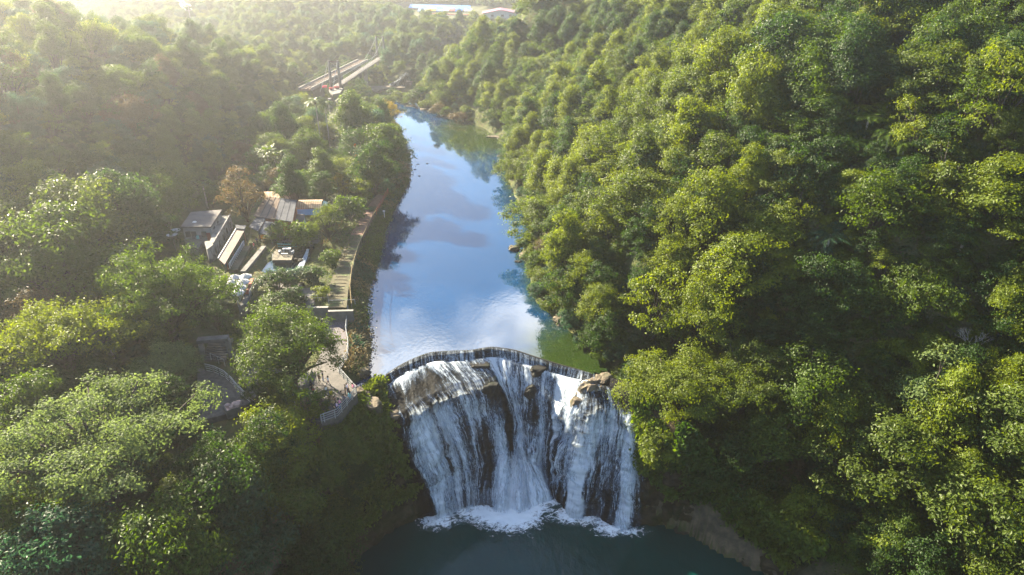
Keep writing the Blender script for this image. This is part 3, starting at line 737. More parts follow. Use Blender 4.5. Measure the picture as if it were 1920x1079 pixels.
def make_proto(key, seed, Rr, Hh, nl, nc, nleaf, leaf, trunk=.22, bark='bark', **kw):
    C, Nn_, T, lobes = crown_cloud(seed, Rr, Hh, nl, nc, nleaf, **kw)
    r = np.random.default_rng(seed + 500)
    cm = leaves_mesh('crown', C, Nn_, leaf * r.uniform(.65, 1.3, len(C)), LEAF['mid'], tint=T, r=r)
    tm = mesh_of(trunk_mb(lobes, Hh, trunk, seed, kw.get('zlo', .3)), 'trunk', M[bark])
    PROTO[key] = (cm, tm, Rr, Hh)
for k in range(6):
    make_proto(f'b{k}', 10 + k, (4.2, 4.4, 3.2, 5.0, 3.0, 4.0)[k], (8.4, 9.2, 10.0, 7.0, 11.0, 9.0)[k], 17 + 2 * (k % 3), 22, 58, .28, cl=.60, zlo=.10 + .03 * (k % 3), lr=(.26, .40))
for k in range(3):
    make_proto(f's{k}', 40 + k, 2.0, 3.6, 6, 13, 46, .26, trunk=.10, cl=.42, zlo=.12)      # bush
make_proto('open0', 60, 4.0, 7.4, 20, 12, 48, .28, cl=.56, zlo=.10, lr=(.20, .32)); make_proto('open1', 61, 4.2, 8.4, 22, 12, 50, .29, cl=.56, zlo=.10, lr=(.20, .30))
make_proto('hero_pale', 70, 11.5, 13.0, 46, 66, 66, .29, trunk=.6, cl=.72, zlo=.42, flat=.62, umbrella=True, lr=(.16, .25))
make_proto('hero_umbrella', 71, 9.0, 10.0, 36, 48, 64, .28, trunk=.5, cl=.65, zlo=.45, flat=.6, umbrella=True, lr=(.17, .25))
make_proto('hero_round', 72, 7.5, 12.0, 34, 40, 66, .26, trunk=.5, cl=.62, zlo=.26, flat=.85, lr=(.22, .32))
make_proto('hero_broad', 73, 9.0, 12.5, 40, 46, 66, .28, trunk=.55, cl=.66, zlo=.3, flat=.75, lr=(.18, .28))
# far-off crowns, a good deal lighter
for k in range(3):
    make_proto(f'f{k}', 80 + k, 3.8, 8.5, 8, 9, 34, .58, cl=.8, zlo=.2)

def set_mat(o, mat):
    for s in o.material_slots:
        s.link = 'OBJECT'; s.material = mat
TREES = []          # (root, tone, zone, name)
def tree(key, x, y, z, sc, rz, tone, zone, label=None, group=None, name='broadleaf_tree', squash=1.0, lean=(0, 0)):
    cm, tm, Rr, Hh = PROTO[key]
    if key.startswith('open') and name == 'broadleaf_tree': name = 'open_crowned_tree'
    root = thing(name, label, 'shrub' if name.endswith('shrub') else 'tree', (x, y, z), rz, group)
    root.rotation_euler = (lean[0], lean[1], rz); root.scale = (sc * random.uniform(.85, 1.18), sc * random.uniform(.85, 1.18), sc * squash)
    c = link('crown', cm, root); set_mat(c, LEAF[tone]); link('trunk', tm, root)
    TREES.append([root, tone, zone, name, Rr * sc, Hh * sc * squash])
    return root
def tree_at(key, px, py, wpx, tone, label, zc=None, name='broadleaf_tree', squash=1.0, zg=None, rz=None, group=None):
    """a tree whose crown centre shows at (px,py) with crown width wpx"""
    if key in ('b2', 'b4') and wpx > 75: key = {'b2': 'b5', 'b4': 'b1'}[key]
    cm, tm, Rr, Hh = PROTO[key]
    zc = 26.0 if zc is None else zc
    for _ in range(12):
        q = P(px, py, zc); d = proj(q)[2]; sc = wpx * d / F / (2 * Rr * .93)
        g = float(hgt(q.x, q.y)) if zg is None else zg
        zn = g + Hh * sc * squash * .62
        zc = .5 * zc + .5 * zn
    zn = g + Hh * sc * squash * .62
    if abs(zn - zc) > .8: print('tree_at off', px, py, round(g, 1), round(zc - Hh * sc * squash * .62, 1))
    return tree(key, q.x, q.y, zc - Hh * sc * squash * .62 - .1, sc, random.uniform(0, 6.28) if rz is None else rz, tone, 'hand', label, group, name, squash)

def cliff_bush(key, px, py, wpx, tone, label):
    """a bush rooted in the gorge wall where the wall shows at (px,py)"""
    Q_ = ROCK.reshape(-1, 3); dd_ = Q_[:, 1] * cP - (Q_[:, 2] - CAMZ) * sP
    qx = 960 + F * Q_[:, 0] / dd_; qy = 539.5 + F * (-(Q_[:, 1] * sP + (Q_[:, 2] - CAMZ) * cP)) / dd_
    i = int(np.argmin((qx - px) ** 2 + (qy - py) ** 2)); n_ = Nn.reshape(-1, 3)[i]; Rr = PROTO[key][2]
    sc = wpx * dd_[i] / F / (2 * Rr * .93); q = Q_[i] - n_ * .4
    t_ = tree(key, q[0], q[1], q[2] - .3, sc, random.uniform(0, 6), tone, 'hand', label, name='leafy_shrub', squash=.8)
    t_.rotation_euler = Vector((n_[0], n_[1], n_[2] + .9)).to_track_quat('Z', 'Y').to_euler(); return t_
# ---- palms, tree ferns, bamboo
def frond(mb_pts, V, Fq, T, base, dirv, L, droop, nleaf, wid, r):
    """a feather leaf: leaflets both sides of an arching rib"""
    d = Vector(dirv).normalized(); side = d.cross(Vector((0, 0, 1))).normalized()
    pts = []
    for i in range(nleaf + 1):
        s = i / nleaf
        pts.append(Vector(base) + d * (L * s) + Vector((0, 0, -droop * L * s * s)))
    for i in range(1, nleaf + 1):
        p0 = pts[i]; tang = (pts[i] - pts[i - 1]).normalized(); w = wid * math.sin(math.pi * (.12 + .86 * i / nleaf)) + .05
        for sg in (-1, 1):
            tip = p0 + side * sg * w + tang * w * .45 + Vector((0, 0, -w * .35)); h = tang * (L / nleaf * .42)
            b_ = len(V); V += [p0 - h * .5, (p0 + tip) * .5 - h, tip, (p0 + tip) * .5 + h]; Fq.append((b_, b_ + 1, b_ + 2, b_ + 3)); T.append(r.random())
def feather_crown(seed, n, L, nleaf, wid, droop=(.35, .8), elev=(.05, .9)):
    r = random.Random(seed); V, Fq, T = [], [], []
    for i in range(n):
        a = i * 2.39996; e = r.uniform(*elev)
        frond(None, V, Fq, T, (0, 0, 0), (math.cos(a), math.sin(a), e), L * r.uniform(.8, 1.1), r.uniform(*droop) + e * .3, nleaf, wid, r)
    return fast_mesh('crown', [tuple(v) for v in V], Fq, [LEAF['mid']], False, {'tint': ('FACE', T)})
def fan_crown(seed, n, L):
    r = random.Random(seed); V, Fq, T = [], [], []
    for i in range(n):
        a = i * 2.39996; e = r.uniform(-.5, 1.1); d = Vector((math.cos(a), math.sin(a), e)).normalized(); s = d.cross(Vector((0, 0, 1))).normalized(); u = s.cross(d)
        hub_ = d * L * r.uniform(.75, 1.0)
        for k in range(9):
            t_ = (k - 4) / 4 * 1.25; dd = (d * math.cos(t_) + s * math.sin(t_)); tip = hub_ + dd * L * .62 + Vector((0, 0, -.18 * L * abs(t_)))
            w = u.cross(dd) * .07 * L; mid = hub_ + dd * L * .32
            b_ = len(V); V += [hub_, mid + w, tip, mid - w]; Fq.append((b_, b_ + 1, b_ + 2, b_ + 3)); T.append(r.random())
    return fast_mesh('crown', [tuple(v) for v in V], Fq, [LEAF['mid']], False, {'tint': ('FACE', T)})
PALM = feather_crown(3, 15, 3.3, 16, .75); FERN = feather_crown(5, 13, 2.4, 15, .55, (.25, .6), (.15, .8)); BANANA = feather_crown(9, 9, 2.6, 12, .42, (.2, .6), (.6, 1.7)); FANP = fan_crown(6, 26, 1.25)
def palm(name, px, py_base, py_top, label, tone='mid', kind='feather', zg=None, sc=1.0, cat='palm', r0=.16):
    q = hit(px, py_base) if zg is None else P(px, py_base, zg); d = proj(q)[2]; h = (py_base - py_top) * d / F / cP * .98
    root = thing(name, label, cat, q, random.uniform(0, 6)); me = {'feather': PALM, 'fan': FANP, 'fern': FERN, 'banana': BANANA}[kind]
    c = link('crown', me, root); c.location = (0, 0, h); c.scale = (sc, sc, sc); set_mat(c, LEAF[tone])
    mb = MB().tube([(0, 0, -.8), (.05, .05, h * .4), (-.03, .02, h * .8), (0, 0, h)], [r0 * 1.3, r0, r0 * .9, r0 * .7], 7); mb.build('trunk', M['palebark'], root, True)
    if kind == 'feather':
        MB().tube([(0, 0, h - 1.1), (0, 0, h - .4), (0, 0, h + .1)], [.16, .22, .10], 8).build('crownshaft', LEAF['straw'], root, True)
    return root
def bamboo_mesh(seed, n=30, Hh=10.0):
    r = np.random.default_rng(seed); C, Nn_ = [], []; mb = MB()
    for i in range(n):
        a = r.random() * 6.28; e = r.uniform(.5, 3.2); h = Hh * r.uniform(.7, 1.05); b0 = np.array([math.cos(a), math.sin(a), 0]) * r.uniform(.1, .6)
        cur = [b0 + np.array([math.cos(a) * e * s ** 2.4, math.sin(a) * e * s ** 2.4, h * (s - .13 * s ** 3)]) for s in np.linspace(0, 1, 7)]
        mb.tube([tuple(q) for q in cur], [.05, .05, .045, .04, .03, .02, .01], 4)
        m_ = 130; s = r.uniform(.32, 1.0, m_); f = s * 6; k = np.minimum(f.astype(int), 5); cu = np.array(cur)
        pp = cu[k] + (cu[k + 1] - cu[k]) * (f - k)[:, None] + r.normal(size=(m_, 3)) * np.array([.42, .42, .25])
        C.append(pp); Nn_.append(r.normal(size=(m_, 3)) * .7 + np.array([0, 0, .7]))
    C = np.concatenate(C); Nn_ = unit(np.concatenate(Nn_))
    cm = leaves_mesh('crown', C, Nn_, .5 * r.uniform(.6, 1.2, len(C)), LEAF['yellow'], asp=.3, r=r, droop=np.array([0, 0, -.5]))
    return cm, mesh_of(mb, 'culms', M['bamboo'])
BAMBOO = [bamboo_mesh(s) for s in (1, 2)]
def bamboo(x, y, z, sc, label, group, tone='yellow', k=0):
    root = thing('bamboo_clump', label, 'bamboo', (x, y, z), random.uniform(0, 6), group); root.scale = (sc, sc, sc)
    c = link('crown', BAMBOO[k][0], root); set_mat(c, LEAF[tone]); link('culms', BAMBOO[k][1], root); return root

# ------------------------------------------------------------------ vegetation: the hand-placed trees of the left bank
T_ = tree_at
T_('hero_pale', 178, 850, 440, 'pale', 'huge pale silvery-green spreading tree filling the lower left corner', squash=.95)
T_('hero_round', 312, 682, 140, 'pale', 'pale green tree beside the curved terrace, behind the huge silvery one')
T_('hero_umbrella', 118, 640, 300, 'yellow', 'flat-topped yellow-green tree at the left edge above the huge silvery one')
T_('hero_broad', 300, 535, 285, 'mid', 'broad dark tree with sunlit top in front of the parasols')
T_('hero_round', 537, 638, 222, 'mid', 'round dense tree with sunlit top beside the viewing platform', rz=1.0)
T_('b1', 528, 862, 165, 'yellow', 'bright yellow-green tree below the viewing platform')
T_('b3', 470, 838, 120, 'mid', 'leafy green tree in front of the curved terrace and planter')
T_('b2', 430, 960, 190, 'deep', 'dark green tree below the bright yellow-green one')
T_('b4', 580, 1000, 200, 'deep', 'dark green tree on the cliff edge left of the plunge pool')
T_('b0', 300, 1030, 240, 'mid', 'green tree at the bottom edge below the huge silvery tree')
T_('b5', 130, 1050, 240, 'blue', 'blue-green tree in the bottom left corner')
T_('b1', 30, 960, 200, 'mid', 'green tree cut by the left edge near the bottom corner')
T_('b2', 440, 1075, 200, 'blue', 'blue-green tree cut by the bottom edge, two crowns left of the pool')
T_('b3', 505, 985, 180, 'mid', 'green tree between the bright yellow-green tree and the bottom edge')
T_('b0', 600, 925, 130, 'mid', 'green tree on the slope right of the bright yellow-green one')
T_('b5', 565, 1075, 170, 'deep', 'dark tree at the bottom edge beside the pool')
T_('hero_round', 1285, 715, 215, 'yellow', 'big yellow-green tree hanging over the right end of the falls', zc=26)
T_('b2', 1228, 768, 110, 'yellow', 'golden-green tree touching the right edge of the falls', zc=22)
T_('hero_broad', 1405, 690, 210, 'olive', 'broad olive tree behind the one over the falls', zc=30)
T_('b4', 1530, 700, 170, 'mid', 'tall green tree right of the broad olive one above the gorge', zc=32)
T_('b3', 1640, 745, 150, 'olive', 'rounded olive tree in the middle of the lower right slope', zc=32)
T_('open0', 1755, 715, 165, 'pale', 'pale-leaved spreading tree near the dead tree at the right', zc=36)
T_('open1', 1590, 850, 150, 'olive', 'loose olive tree on the gorge side below the rounded one', zc=24)
T_('b1', 1520, 945, 125, 'yellow', 'bright lime tree standing above the rocky pool shore', zc=16)
T_('b5', 1700, 850, 170, 'olive', 'olive tree low on the right slope below the pale spreading tree', zc=26)
T_('b0', 1375, 860, 150, 'deep', 'dark tree on the gorge wall right of the plunge pool', zc=18)
T_('b4', 1450, 800, 150, 'mid', 'green tree on the gorge side behind the dark one', zc=24)
T_('b1', 1330, 560, 150, 'yellow', 'sunlit tree above the tan boulder bank of the lower lake', zc=34)
T_('b2', 1150, 640, 110, 'olive', 'olive tree leaning over the corner of lake and weir', zc=23)
T_('s0', 1178, 700, 60, 'olive', 'leafy bush beside the boulder at the end of the weir', name='leafy_shrub', zc=20)
cliff_bush('s1', 1240, 835, 70, 'yellow', 'bush hanging down the gorge wall right of the falls')
T_('b3', 640, 900, 110, 'deep', 'small dark tree hanging on the cliff left of the falls', zc=17)
T_('open0', 610, 830, 110, 'mid', 'loose green tree just below the platform with the visitors')
T_('b4', 395, 860, 150, 'deep', 'dark tree between the huge silvery tree and the bright yellow-green one')
T_('b5', 50, 760, 150, 'mid', 'green tree at the left edge under the flat-topped one')
T_('open1', 480, 735, 60, 'deep', 'small dark bush on the terrace beside the planter', name='leafy_shrub')
T_('open1', 60, 590, 140, 'russet', 'brownish tree at the left edge behind the flat-topped one')
T_('b0', 95, 470, 230, 'mid', 'wide green tree at the left edge below the hillside')
T_('b3', 30, 400, 200, 'olive', 'olive tree at the left edge at the foot of the hill')
T_('b2', 150, 400, 180, 'olive', 'olive tree at the foot of the hill, left of the concrete house')
T_('b5', 235, 385, 170, 'deep', 'dark tree behind the satellite dishes of the concrete house')
T_('s0', 288, 437, 66, 'blue', 'small round blue-green tree beside the satellite dishes')
T_('b1', 300, 360, 130, 'mid', 'green tree on the slope behind the concrete house')
T_('open0', 452, 352, 112, 'russet', 'half-bare russet tree above the big brown roof')
T_('b4', 545, 335, 60, 'deep', 'dark tree behind the red awning')
T_('s1', 520, 430, 44, 'mid', 'round green bush in front of the big roof', name='leafy_shrub')
T_('s2', 565, 437, 60, 'mid', 'green bush beside the footbridge over the pond', name='leafy_shrub')
T_('open1', 612, 408, 70, 'olive', 'olive tree beside the striped tent')
T_('s0', 655, 378, 66, 'mid', 'green tree at the bend of the red path')
T_('open0', 643, 345, 52, 'gold', 'golden flowering tree above the striped tents')
T_('s1', 676, 352, 52, 'yellow', 'yellow-green tree left of the round bush on the bank')
T_('s2', 713, 346, 36, 'blue', 'round blue-green bush at the head of the red path', name='leafy_shrub')
T_('b2', 700, 300, 90, 'deep', 'dark tree on the left bank halfway up the lake')
T_('b0', 722, 262, 92, 'mid', 'green tree leaning over the left edge of the lake')
T_('b1', 668, 262, 84, 'deep', 'dark tree below the tallest palm')
T_('open1', 728, 208, 52, 'gold', 'golden tree at the far left corner of the lake')
T_('open0', 708, 196, 40, 'pale', 'pale tree beside the golden one below the bridge')
T_('b3', 640, 300, 70, 'mid', 'green tree behind the orange spire')
T_('s0', 590, 300, 50, 'deep', 'dark bush beside the lawn', name='leafy_shrub')
T_('b5', 600, 345, 56, 'deep', 'dark tree right of the red awning')
T_('b1', 575, 262, 80, 'mid', 'green tree left of the tall palms')
T_('b4', 660, 215, 60, 'mid', 'green tree under the near end of the bridge')
T_('b3', 540, 350, 70, 'deep', 'dark green tree right of the russet one')
T_('open1', 405, 590, 60, 'deep', 'dark tree in the shade beside the stairs')
T_('b2', 700, 320, 50, 'olive', 'olive tree leaning to the water below the dark bank tree')
T_('s1', 603, 545, 34, 'yellow', 'bright lime-green bush beside the log-step path', name='leafy_shrub', squash=.8)
T_('s2', 520, 520, 60, 'deep', 'dark green bush in front of the pond deck', name='leafy_shrub', squash=.8)
T_('s0', 560, 510, 56, 'blue', 'blue-green bush at the pond edge', name='leafy_shrub', squash=.8)
T_('s1', 590, 512, 46, 'deep', 'dark bush right of the pond stream', name='leafy_shrub', squash=.8)
T_('s2', 620, 480, 40, 'mid', 'green bush on the bank left of the log-step path', name='leafy_shrub', squash=.8)
T_('s0', 505, 560, 60, 'mid', 'green bush behind the round dense tree', name='leafy_shrub', squash=.8)
T_('s1', 545, 552, 50, 'deep', 'dark low bush on the garden terrace', name='leafy_shrub', squash=.8)
T_('s1', 672, 712, 34, 'mid', 'green bush outside the platform railing near the weir', name='leafy_shrub', squash=.7)
T_('s2', 700, 395, 30, 'blue', 'small bush on the bank below the red path', name='leafy_shrub', squash=.7)
for i, (px, pb, pt) in enumerate(((604, 292, 205), (620, 290, 208), (661, 262, 196))):
    palm('royal_palm', px, pb, pt - 6, ('leftmost of three tall slim palms in front of the bridge', 'middle of three tall slim palms in front of the bridge', 'rightmost of three tall palms in front of the bridge')[i], zg=22.3, sc=1.15, tone='mid')
for i, (px, pb, pt) in enumerate(((486, 338, 296), (498, 342, 292), (510, 345, 290), (522, 343, 298), (534, 338, 300), (505, 322, 280), (446, 300, 262))):
    palm('fan_palm', px, pb, pt, ('leftmost fan palm of the clump behind the hall', 'second fan palm from the left in the clump behind the hall', 'middle fan palm of the clump behind the hall', 'fan palm right of the middle one in the clump', 'rightmost fan palm of the clump behind the hall', 'fan palm standing at the back of the clump', 'fan palm apart from the clump, up the slope')[i], zg=22.3, kind='fan', sc=1.5, r0=.12)['group'] = 'fan palm clump'
palm('fan_palm', 388, 385, 352, 'single fan palm behind the flat roof of the concrete house', zg=23, kind='fan', sc=1.5)
for k, (px, py, w, tn, lb) in enumerate(((722,182,30,'mid','green bush on the ledge right of the bridge landing'),(748,180,34,'olive','olive bush below the small cascade'),(772,184,36,'mid','green bush at the head of the lake'),(800,190,34,'olive','olive bush on the far right corner of the lake'),(690,190,32,'mid','green bush below the suspension bridge deck'),(822,203,30,'russet','russet bush above the grey boulder at the lake bend'),(858,214,36,'russet','rust-coloured bush above the blocky tan boulder'),(735,172,26,'deep','dark bush beside the river ledge'),(788,172,34,'deep','dark bush right of the small cascade'),(668,196,34,'yellow','yellow-green bush under the bridge deck'))):
    T_('s%d' % (k % 3), px, py, w, tn, lb, name='leafy_shrub', squash=.85)
# orange spire, bare tree and pagoda-leaved saplings
C, Nn_, T, lob = crown_cloud(99, .9, 8, 9, 10, 26, cl=.35, zlo=.08, lr=(.4, .6)); C[:, 2] = np.abs(C[:, 2]) * .95; k_ = (1.15 - C[:, 2] / 9).clip(.15); C[:, :2] *= k_[:, None]
q = P(671, 326, 22.3); o_ = thing('spire_tree', 'narrow orange spire-shaped tree on the left bank', 'tree', q); link('crown', leaves_mesh('crown', C, Nn_, .4, LEAF['orange'], tint=T), o_)
MB().tube([(0, 0, -.5), (0, 0, 5)], [.12, .04], 6).build('trunk', M['bark'], o_)
def bare_tree(px, py, zg, h, seed, label):
    q = P(px, py, zg); r = random.Random(seed); o = thing('bare_tree', label, 'tree', q); mb = MB(); tr_ = MB()
    tr_.tube([(0, 0, -.5), (.1, 0, h * .4)], [.14, .10], 6).build('trunk', M['palebark'], o)
    def br(p, d, L, rad, dep):
        e = p + d * L; mid = p + d * L * .5 + Vector((r.uniform(-1, 1), r.uniform(-1, 1), r.uniform(-.5, 1))) * L * .1
        mb.tube([p, mid, e], [rad, rad * .8, rad * .55], 4)
        if dep:
            for _ in range(3): br(e, (d + Vector((r.uniform(-1, 1), r.uniform(-1, 1), r.uniform(-.4, .8))) * .8).normalized(), L * .68, rad * .55, dep - 1)
    for _ in range(6): br(Vector((.1, 0, h * .36)), Vector((r.uniform(-1, 1), r.uniform(-1, 1), r.uniform(.3, 1))).normalized(), h * .28, .07, 3)
    mb.build('branches', M['palebark'], o); return o
bare_tree(615, 440, 22.3, 5.5, 1, 'bare grey-branched tree at the end of the footbridge')
bare_tree(628, 415, 22.3, 5.0, 2, 'smaller bare tree behind the footbridge')
bare_tree(1812, 670, hit(1812, 670).z, 4.0, 4, 'pale dead tree with forked bare limbs near the right edge')
def sapling(px, pyb, pyt, zg, label, seed):
    q = P(px, pyb, zg); d = proj(q)[2]; h = (pyb - pyt) * d / F / cP; r = np.random.default_rng(seed)
    o = thing('tiered_sapling', label, 'tree', q); n = 260
    zz = h * (.30 + .7 * r.random(n) ** .8); rad = (1.15 - zz / h) * 1.5 * r.uniform(.3, 1, n); a = r.random(n) * 6.28
    C = np.stack([np.cos(a) * rad, np.sin(a) * rad, zz + .15 * rad], -1)
    link('crown', leaves_mesh('crown', C, unit(r.normal(size=(n, 3)) * .3 + np.array([0, 0, 1])), .55, LEAF['yellow'], asp=.5, r=r), o)
    MB().tube([(0, 0, -.5), (0, 0, h)], [.08, .03], 5).build('trunk', M['palebark'], o)
sapling(526, 790, 736, 19.5, 'slim tiered sapling with pale leaves below the terrace, shorter one', 1)
sapling(558, 785, 712, 19.5, 'taller slim tiered sapling with pale leaves below the platform', 2)
sapling(596, 800, 752, 19.3, 'tiered sapling among dry canes under the platform', 3)
palm('tree_fern', 1620, 262, 222, 'large tree fern with arching pale fronds high on the right slope', kind='fern', sc=1.5, cat='fern')
palm('tree_fern', 1690, 300, 270, 'smaller tree fern right of the large one on the slope', kind='fern', sc=1.2, cat='fern')
palm('tree_fern', 1550, 470, 440, 'dark tree fern in the hollow of the right slope', kind='fern', tone='blue', sc=1.6, cat='fern')
palm('tree_fern', 1085, 232, 205, 'feathery palm standing above the trees on the right bank', kind='feather', sc=1.2, cat='palm')
for k, (px, pb, pt, sc_, tn, lb) in enumerate(((1600,245,205,1.3,'yellow','tree fern left of the large one on the slope'),(1660,285,250,1.3,'mid','tree fern below the large one on the slope'),(1655,232,200,1.2,'yellow','tree fern above the smaller one on the slope'),(1600,300,268,1.2,'mid','lowest tree fern of the slope group'),(1700,250,215,1.1,'olive','rightmost tree fern of the slope group'),(1535,492,465,1.2,'blue','second dark tree fern in the hollow'),(1420,250,215,1.2,'mid','lone tree fern in the middle of the right slope'),(1800,470,435,1.3,'mid','tree fern near the right edge of the view'))):
    palm('tree_fern', px, pb, pt, lb, kind='fern', tone=tn, sc=sc_, cat='fern')
for k, (px, py, w, tn) in enumerate(((622,822,60,'mid'),(660,838,54,'olive'),(694,846,46,'mid'),(640,868,60,'deep'),(604,880,64,'mid'),(672,888,50,'deep'),(705,880,40,'olive'),(640,925,60,'deep'))):
    cliff_bush('s%d' % (k % 3), px, py + 8, w, tn, ('bush under the front railing of the platform', 'olive bush on the cliff edge below the platform', 'bush on the cliff edge nearest the falls', 'dark bush on the cliff below the platform', 'bush left of the dark one on the cliff', 'dark bush hanging over the cliff left of the falls', 'olive bush on the cliff face beside the falls', 'lowest dark bush on the cliff left of the pool')[k])
palm('banana_plant', 215, 680, 650, 'banana plant beside the flat-topped yellow-green tree', kind='banana', zg=20.3, sc=1.0, tone='yellow', cat='banana')

# ------------------------------------------------------------------ vegetation: the wooded slopes
def in_view(x, y, z, mx=90, my=60):
    dd = y * cP - (z - CAMZ) * sP
    px = 960 + F * x / np.maximum(dd, 1); py = 539.5 + F * (-(y * sP + (z - CAMZ) * cP)) / np.maximum(dd, 1)
    return (dd > 5) & (px > -mx) & (px < 1920 + mx) & (py > -my) & (py < 1079 + my * 2), px, py, dd
def jitter_grid(x0, x1, y0, y1, s, seed):
    r = np.random.default_rng(seed); gx, gy = np.meshgrid(np.arange(x0, x1, s), np.arange(y0, y1, s * .9))
    gx = gx + (np.arange(gx.shape[0]) % 2)[:, None] * s * .5
    return (gx + r.uniform(-.36, .36, gx.shape) * s).ravel(), (gy + r.uniform(-.36, .36, gy.shape) * s).ravel(), r
CLEAR = [[(300,395),(420,385),(480,352),(625,350),(690,362),(735,355),(770,300),(775,230),(740,150),(690,100),(580,130),(575,190),(640,210),(690,200),(735,215),(760,300),(720,360),(660,590),(690,720),(720,810),(640,800),(560,760),(560,700),(420,560),(300,470)],
         [(370,650),(420,640),(500,770),(440,790),(380,790)],
         [(740,180),(830,205),(945,255),(960,300),(930,330),(985,420),(1000,560),(1060,620),(1140,690),(1200,790),(1190,960),(1290,1000),(1440,1079),(640,1079),(780,960),(720,800),(690,720),(690,560),(740,400),(770,320)],
         [(1570,205),(1700,195),(1715,300),(1585,295)], [(1510,425),(1590,425),(1590,480),(1510,480)], [(900,15),(985,15),(985,48),(900,48)], [(760,5),(890,5),(890,24),(760,24)]]
def clear_hit(px, py, rad):
    h = np.zeros(px.shape, bool)
    for c in CLEAR: h |= poly_sdf(px, py, c) < rad
    return h
# right slope, individual trees
x, y, r = jitter_grid(-30, 125, 30, 232, 4.7, 5)
z = hgt(x, y); right = x > np.interp(y, CEN_Y, CEN_X)
dl = poly_sdf(x, y, LAKE); dp = poly_sdf(x, y, POOL)
ok_, px, py, dd = in_view(x, y, z + 5)
falls_gap = (x < 19) & (y < 92) & (y > 60)
ok_ &= right & (dl > 1.6) & (dp > 3.2) & ~falls_gap
pxc, pyc, _ = in_view(x, y, z + 4)[1:]
ok_ &= ~clear_hit(pxc, pyc, 3.0 / dd * F * .12 + 10)
# thin the trees on the steep ferny ground at the right edge
thin = (px > 1480) & (py > 430) & (py < 700) & (r.random(len(px)) < .35)
ok_ &= ~thin
for t in TREES:
    if t[2] == 'hand' and t[0].location.x > 5: ok_ &= np.hypot(x - t[0].location.x, y - t[0].location.y) > t[4] * .62
idx = np.where(ok_)[0]; idx = idx[np.argsort(dd[idx])]
print('right slope candidates', len(idx))
tones_r = ['mid', 'olive', 'yellow', 'deep', 'mid', 'olive', 'pale', 'yellow', 'olive', 'russet']
patch = fbm(x * .05, y * .05, s=71)
RIGHT_IND = []; REST = []
for n_, i in enumerate(idx):
    v_ = np.clip(patch[i] * 1.6 - .3 + r.uniform(-.25, .25), 0, .999)
    tone = ['deep', 'deep', 'mid', 'mid', 'yellow', 'yellow', 'olive', 'olive', 'yellow', 'yellow'][int(v_ * 10)]
    if r.random() < .008: tone = 'russet'
    if len(RIGHT_IND) < 215:
        key = f'b{int(r.integers(6))}' if r.random() < .72 else ('open%d' % r.integers(2))
        sc = r.choice([.7, .9, 1.05, 1.2, 1.4]) * r.uniform(.9, 1.12) * (.8 if dp[i] < 9 and y[i] < 80 else 1)
        t_ = tree(key, x[i], y[i], z[i] - .5 - .4 * sc, sc, r.uniform(0, 6.28), tone, 'right', None, 'trees on the right slope', squash=r.uniform(.75, 1.25), lean=(r.uniform(-.12, .12), r.uniform(-.28, .0)))
        RIGHT_IND.append(t_)
    else: REST.append((x[i], y[i], z[i]))
# left hill, individual trees
x, y, r = jitter_grid(-230, -20, 34, 330, 7.0, 15)
z = hgt(x, y); xb = np.interp(y, [-60, 40, 100, 170, 250, 300, 350, 420], [-62, -64, -72, -70, -80, -92, -105, -110])
left = x < np.interp(y, CEN_Y, CEN_X); dl = poly_sdf(x, y, LAKE); dp = poly_sdf(x, y, POOL); g_ = seg_dist(x, y, GUL)
ok_, px, py, dd = in_view(x, y, z + 5)
_, pxc, pyc, _ = in_view(x, y, z + 4.5)
ok_ &= left & (dl > 3) & (dp > 5) & (g_ > 7) & ~clear_hit(pxc, pyc, 3.6 / dd * F * .9 * .8)
hands = np.array([list(t[0].location) + [t[4]] for t in TREES if t[2] == 'hand'])
for hx, hy, hz, hr in hands: ok_ &= np.hypot(x - hx, y - hy) > hr * .8 + 1.2
# nothing may stand between the camera and the village
ok_ &= ~((px > 300) & (px < 700) & (py > 350) & (py < 800) & (x > -75) & (y < 160) & clear_hit(pxc, pyc, 30))
idx = np.where(ok_)[0]; idx = idx[np.argsort(dd[idx])]
print('left candidates', len(idx))
LEFT_IND = []
for i in idx:
    ridge = hgt(x[i], y[i]) > 44
    if len(LEFT_IND) < 120:
        if ridge and r.random() < .30:
            TREES.append([bamboo(x[i], y[i], z[i] - .2, r.uniform(.8, 1.15), None, 'bamboo on the left ridge', k=int(r.integers(2))), 'yellow', 'left', 'bamboo_clump', 3.0, 9.0]); LEFT_IND.append(None); continue
        key = f'b{int(r.integers(6))}' if r.random() < .8 else ('open%d' % r.integers(2))
        tone = ['deep', 'mid', 'mid', 'olive', 'blue', 'deep', 'olive', 'mid', 'russet', 'yellow'][int(r.integers(10))]
        t_ = tree(key, x[i], y[i], z[i] - .3, r.uniform(.8, 1.3), r.uniform(0, 6.28), tone, 'left', None, 'trees on the left hillside', squash=r.uniform(.8, 1.1))
        LEFT_IND.append(t_)
    else: REST.append((x[i], y[i], z[i]))
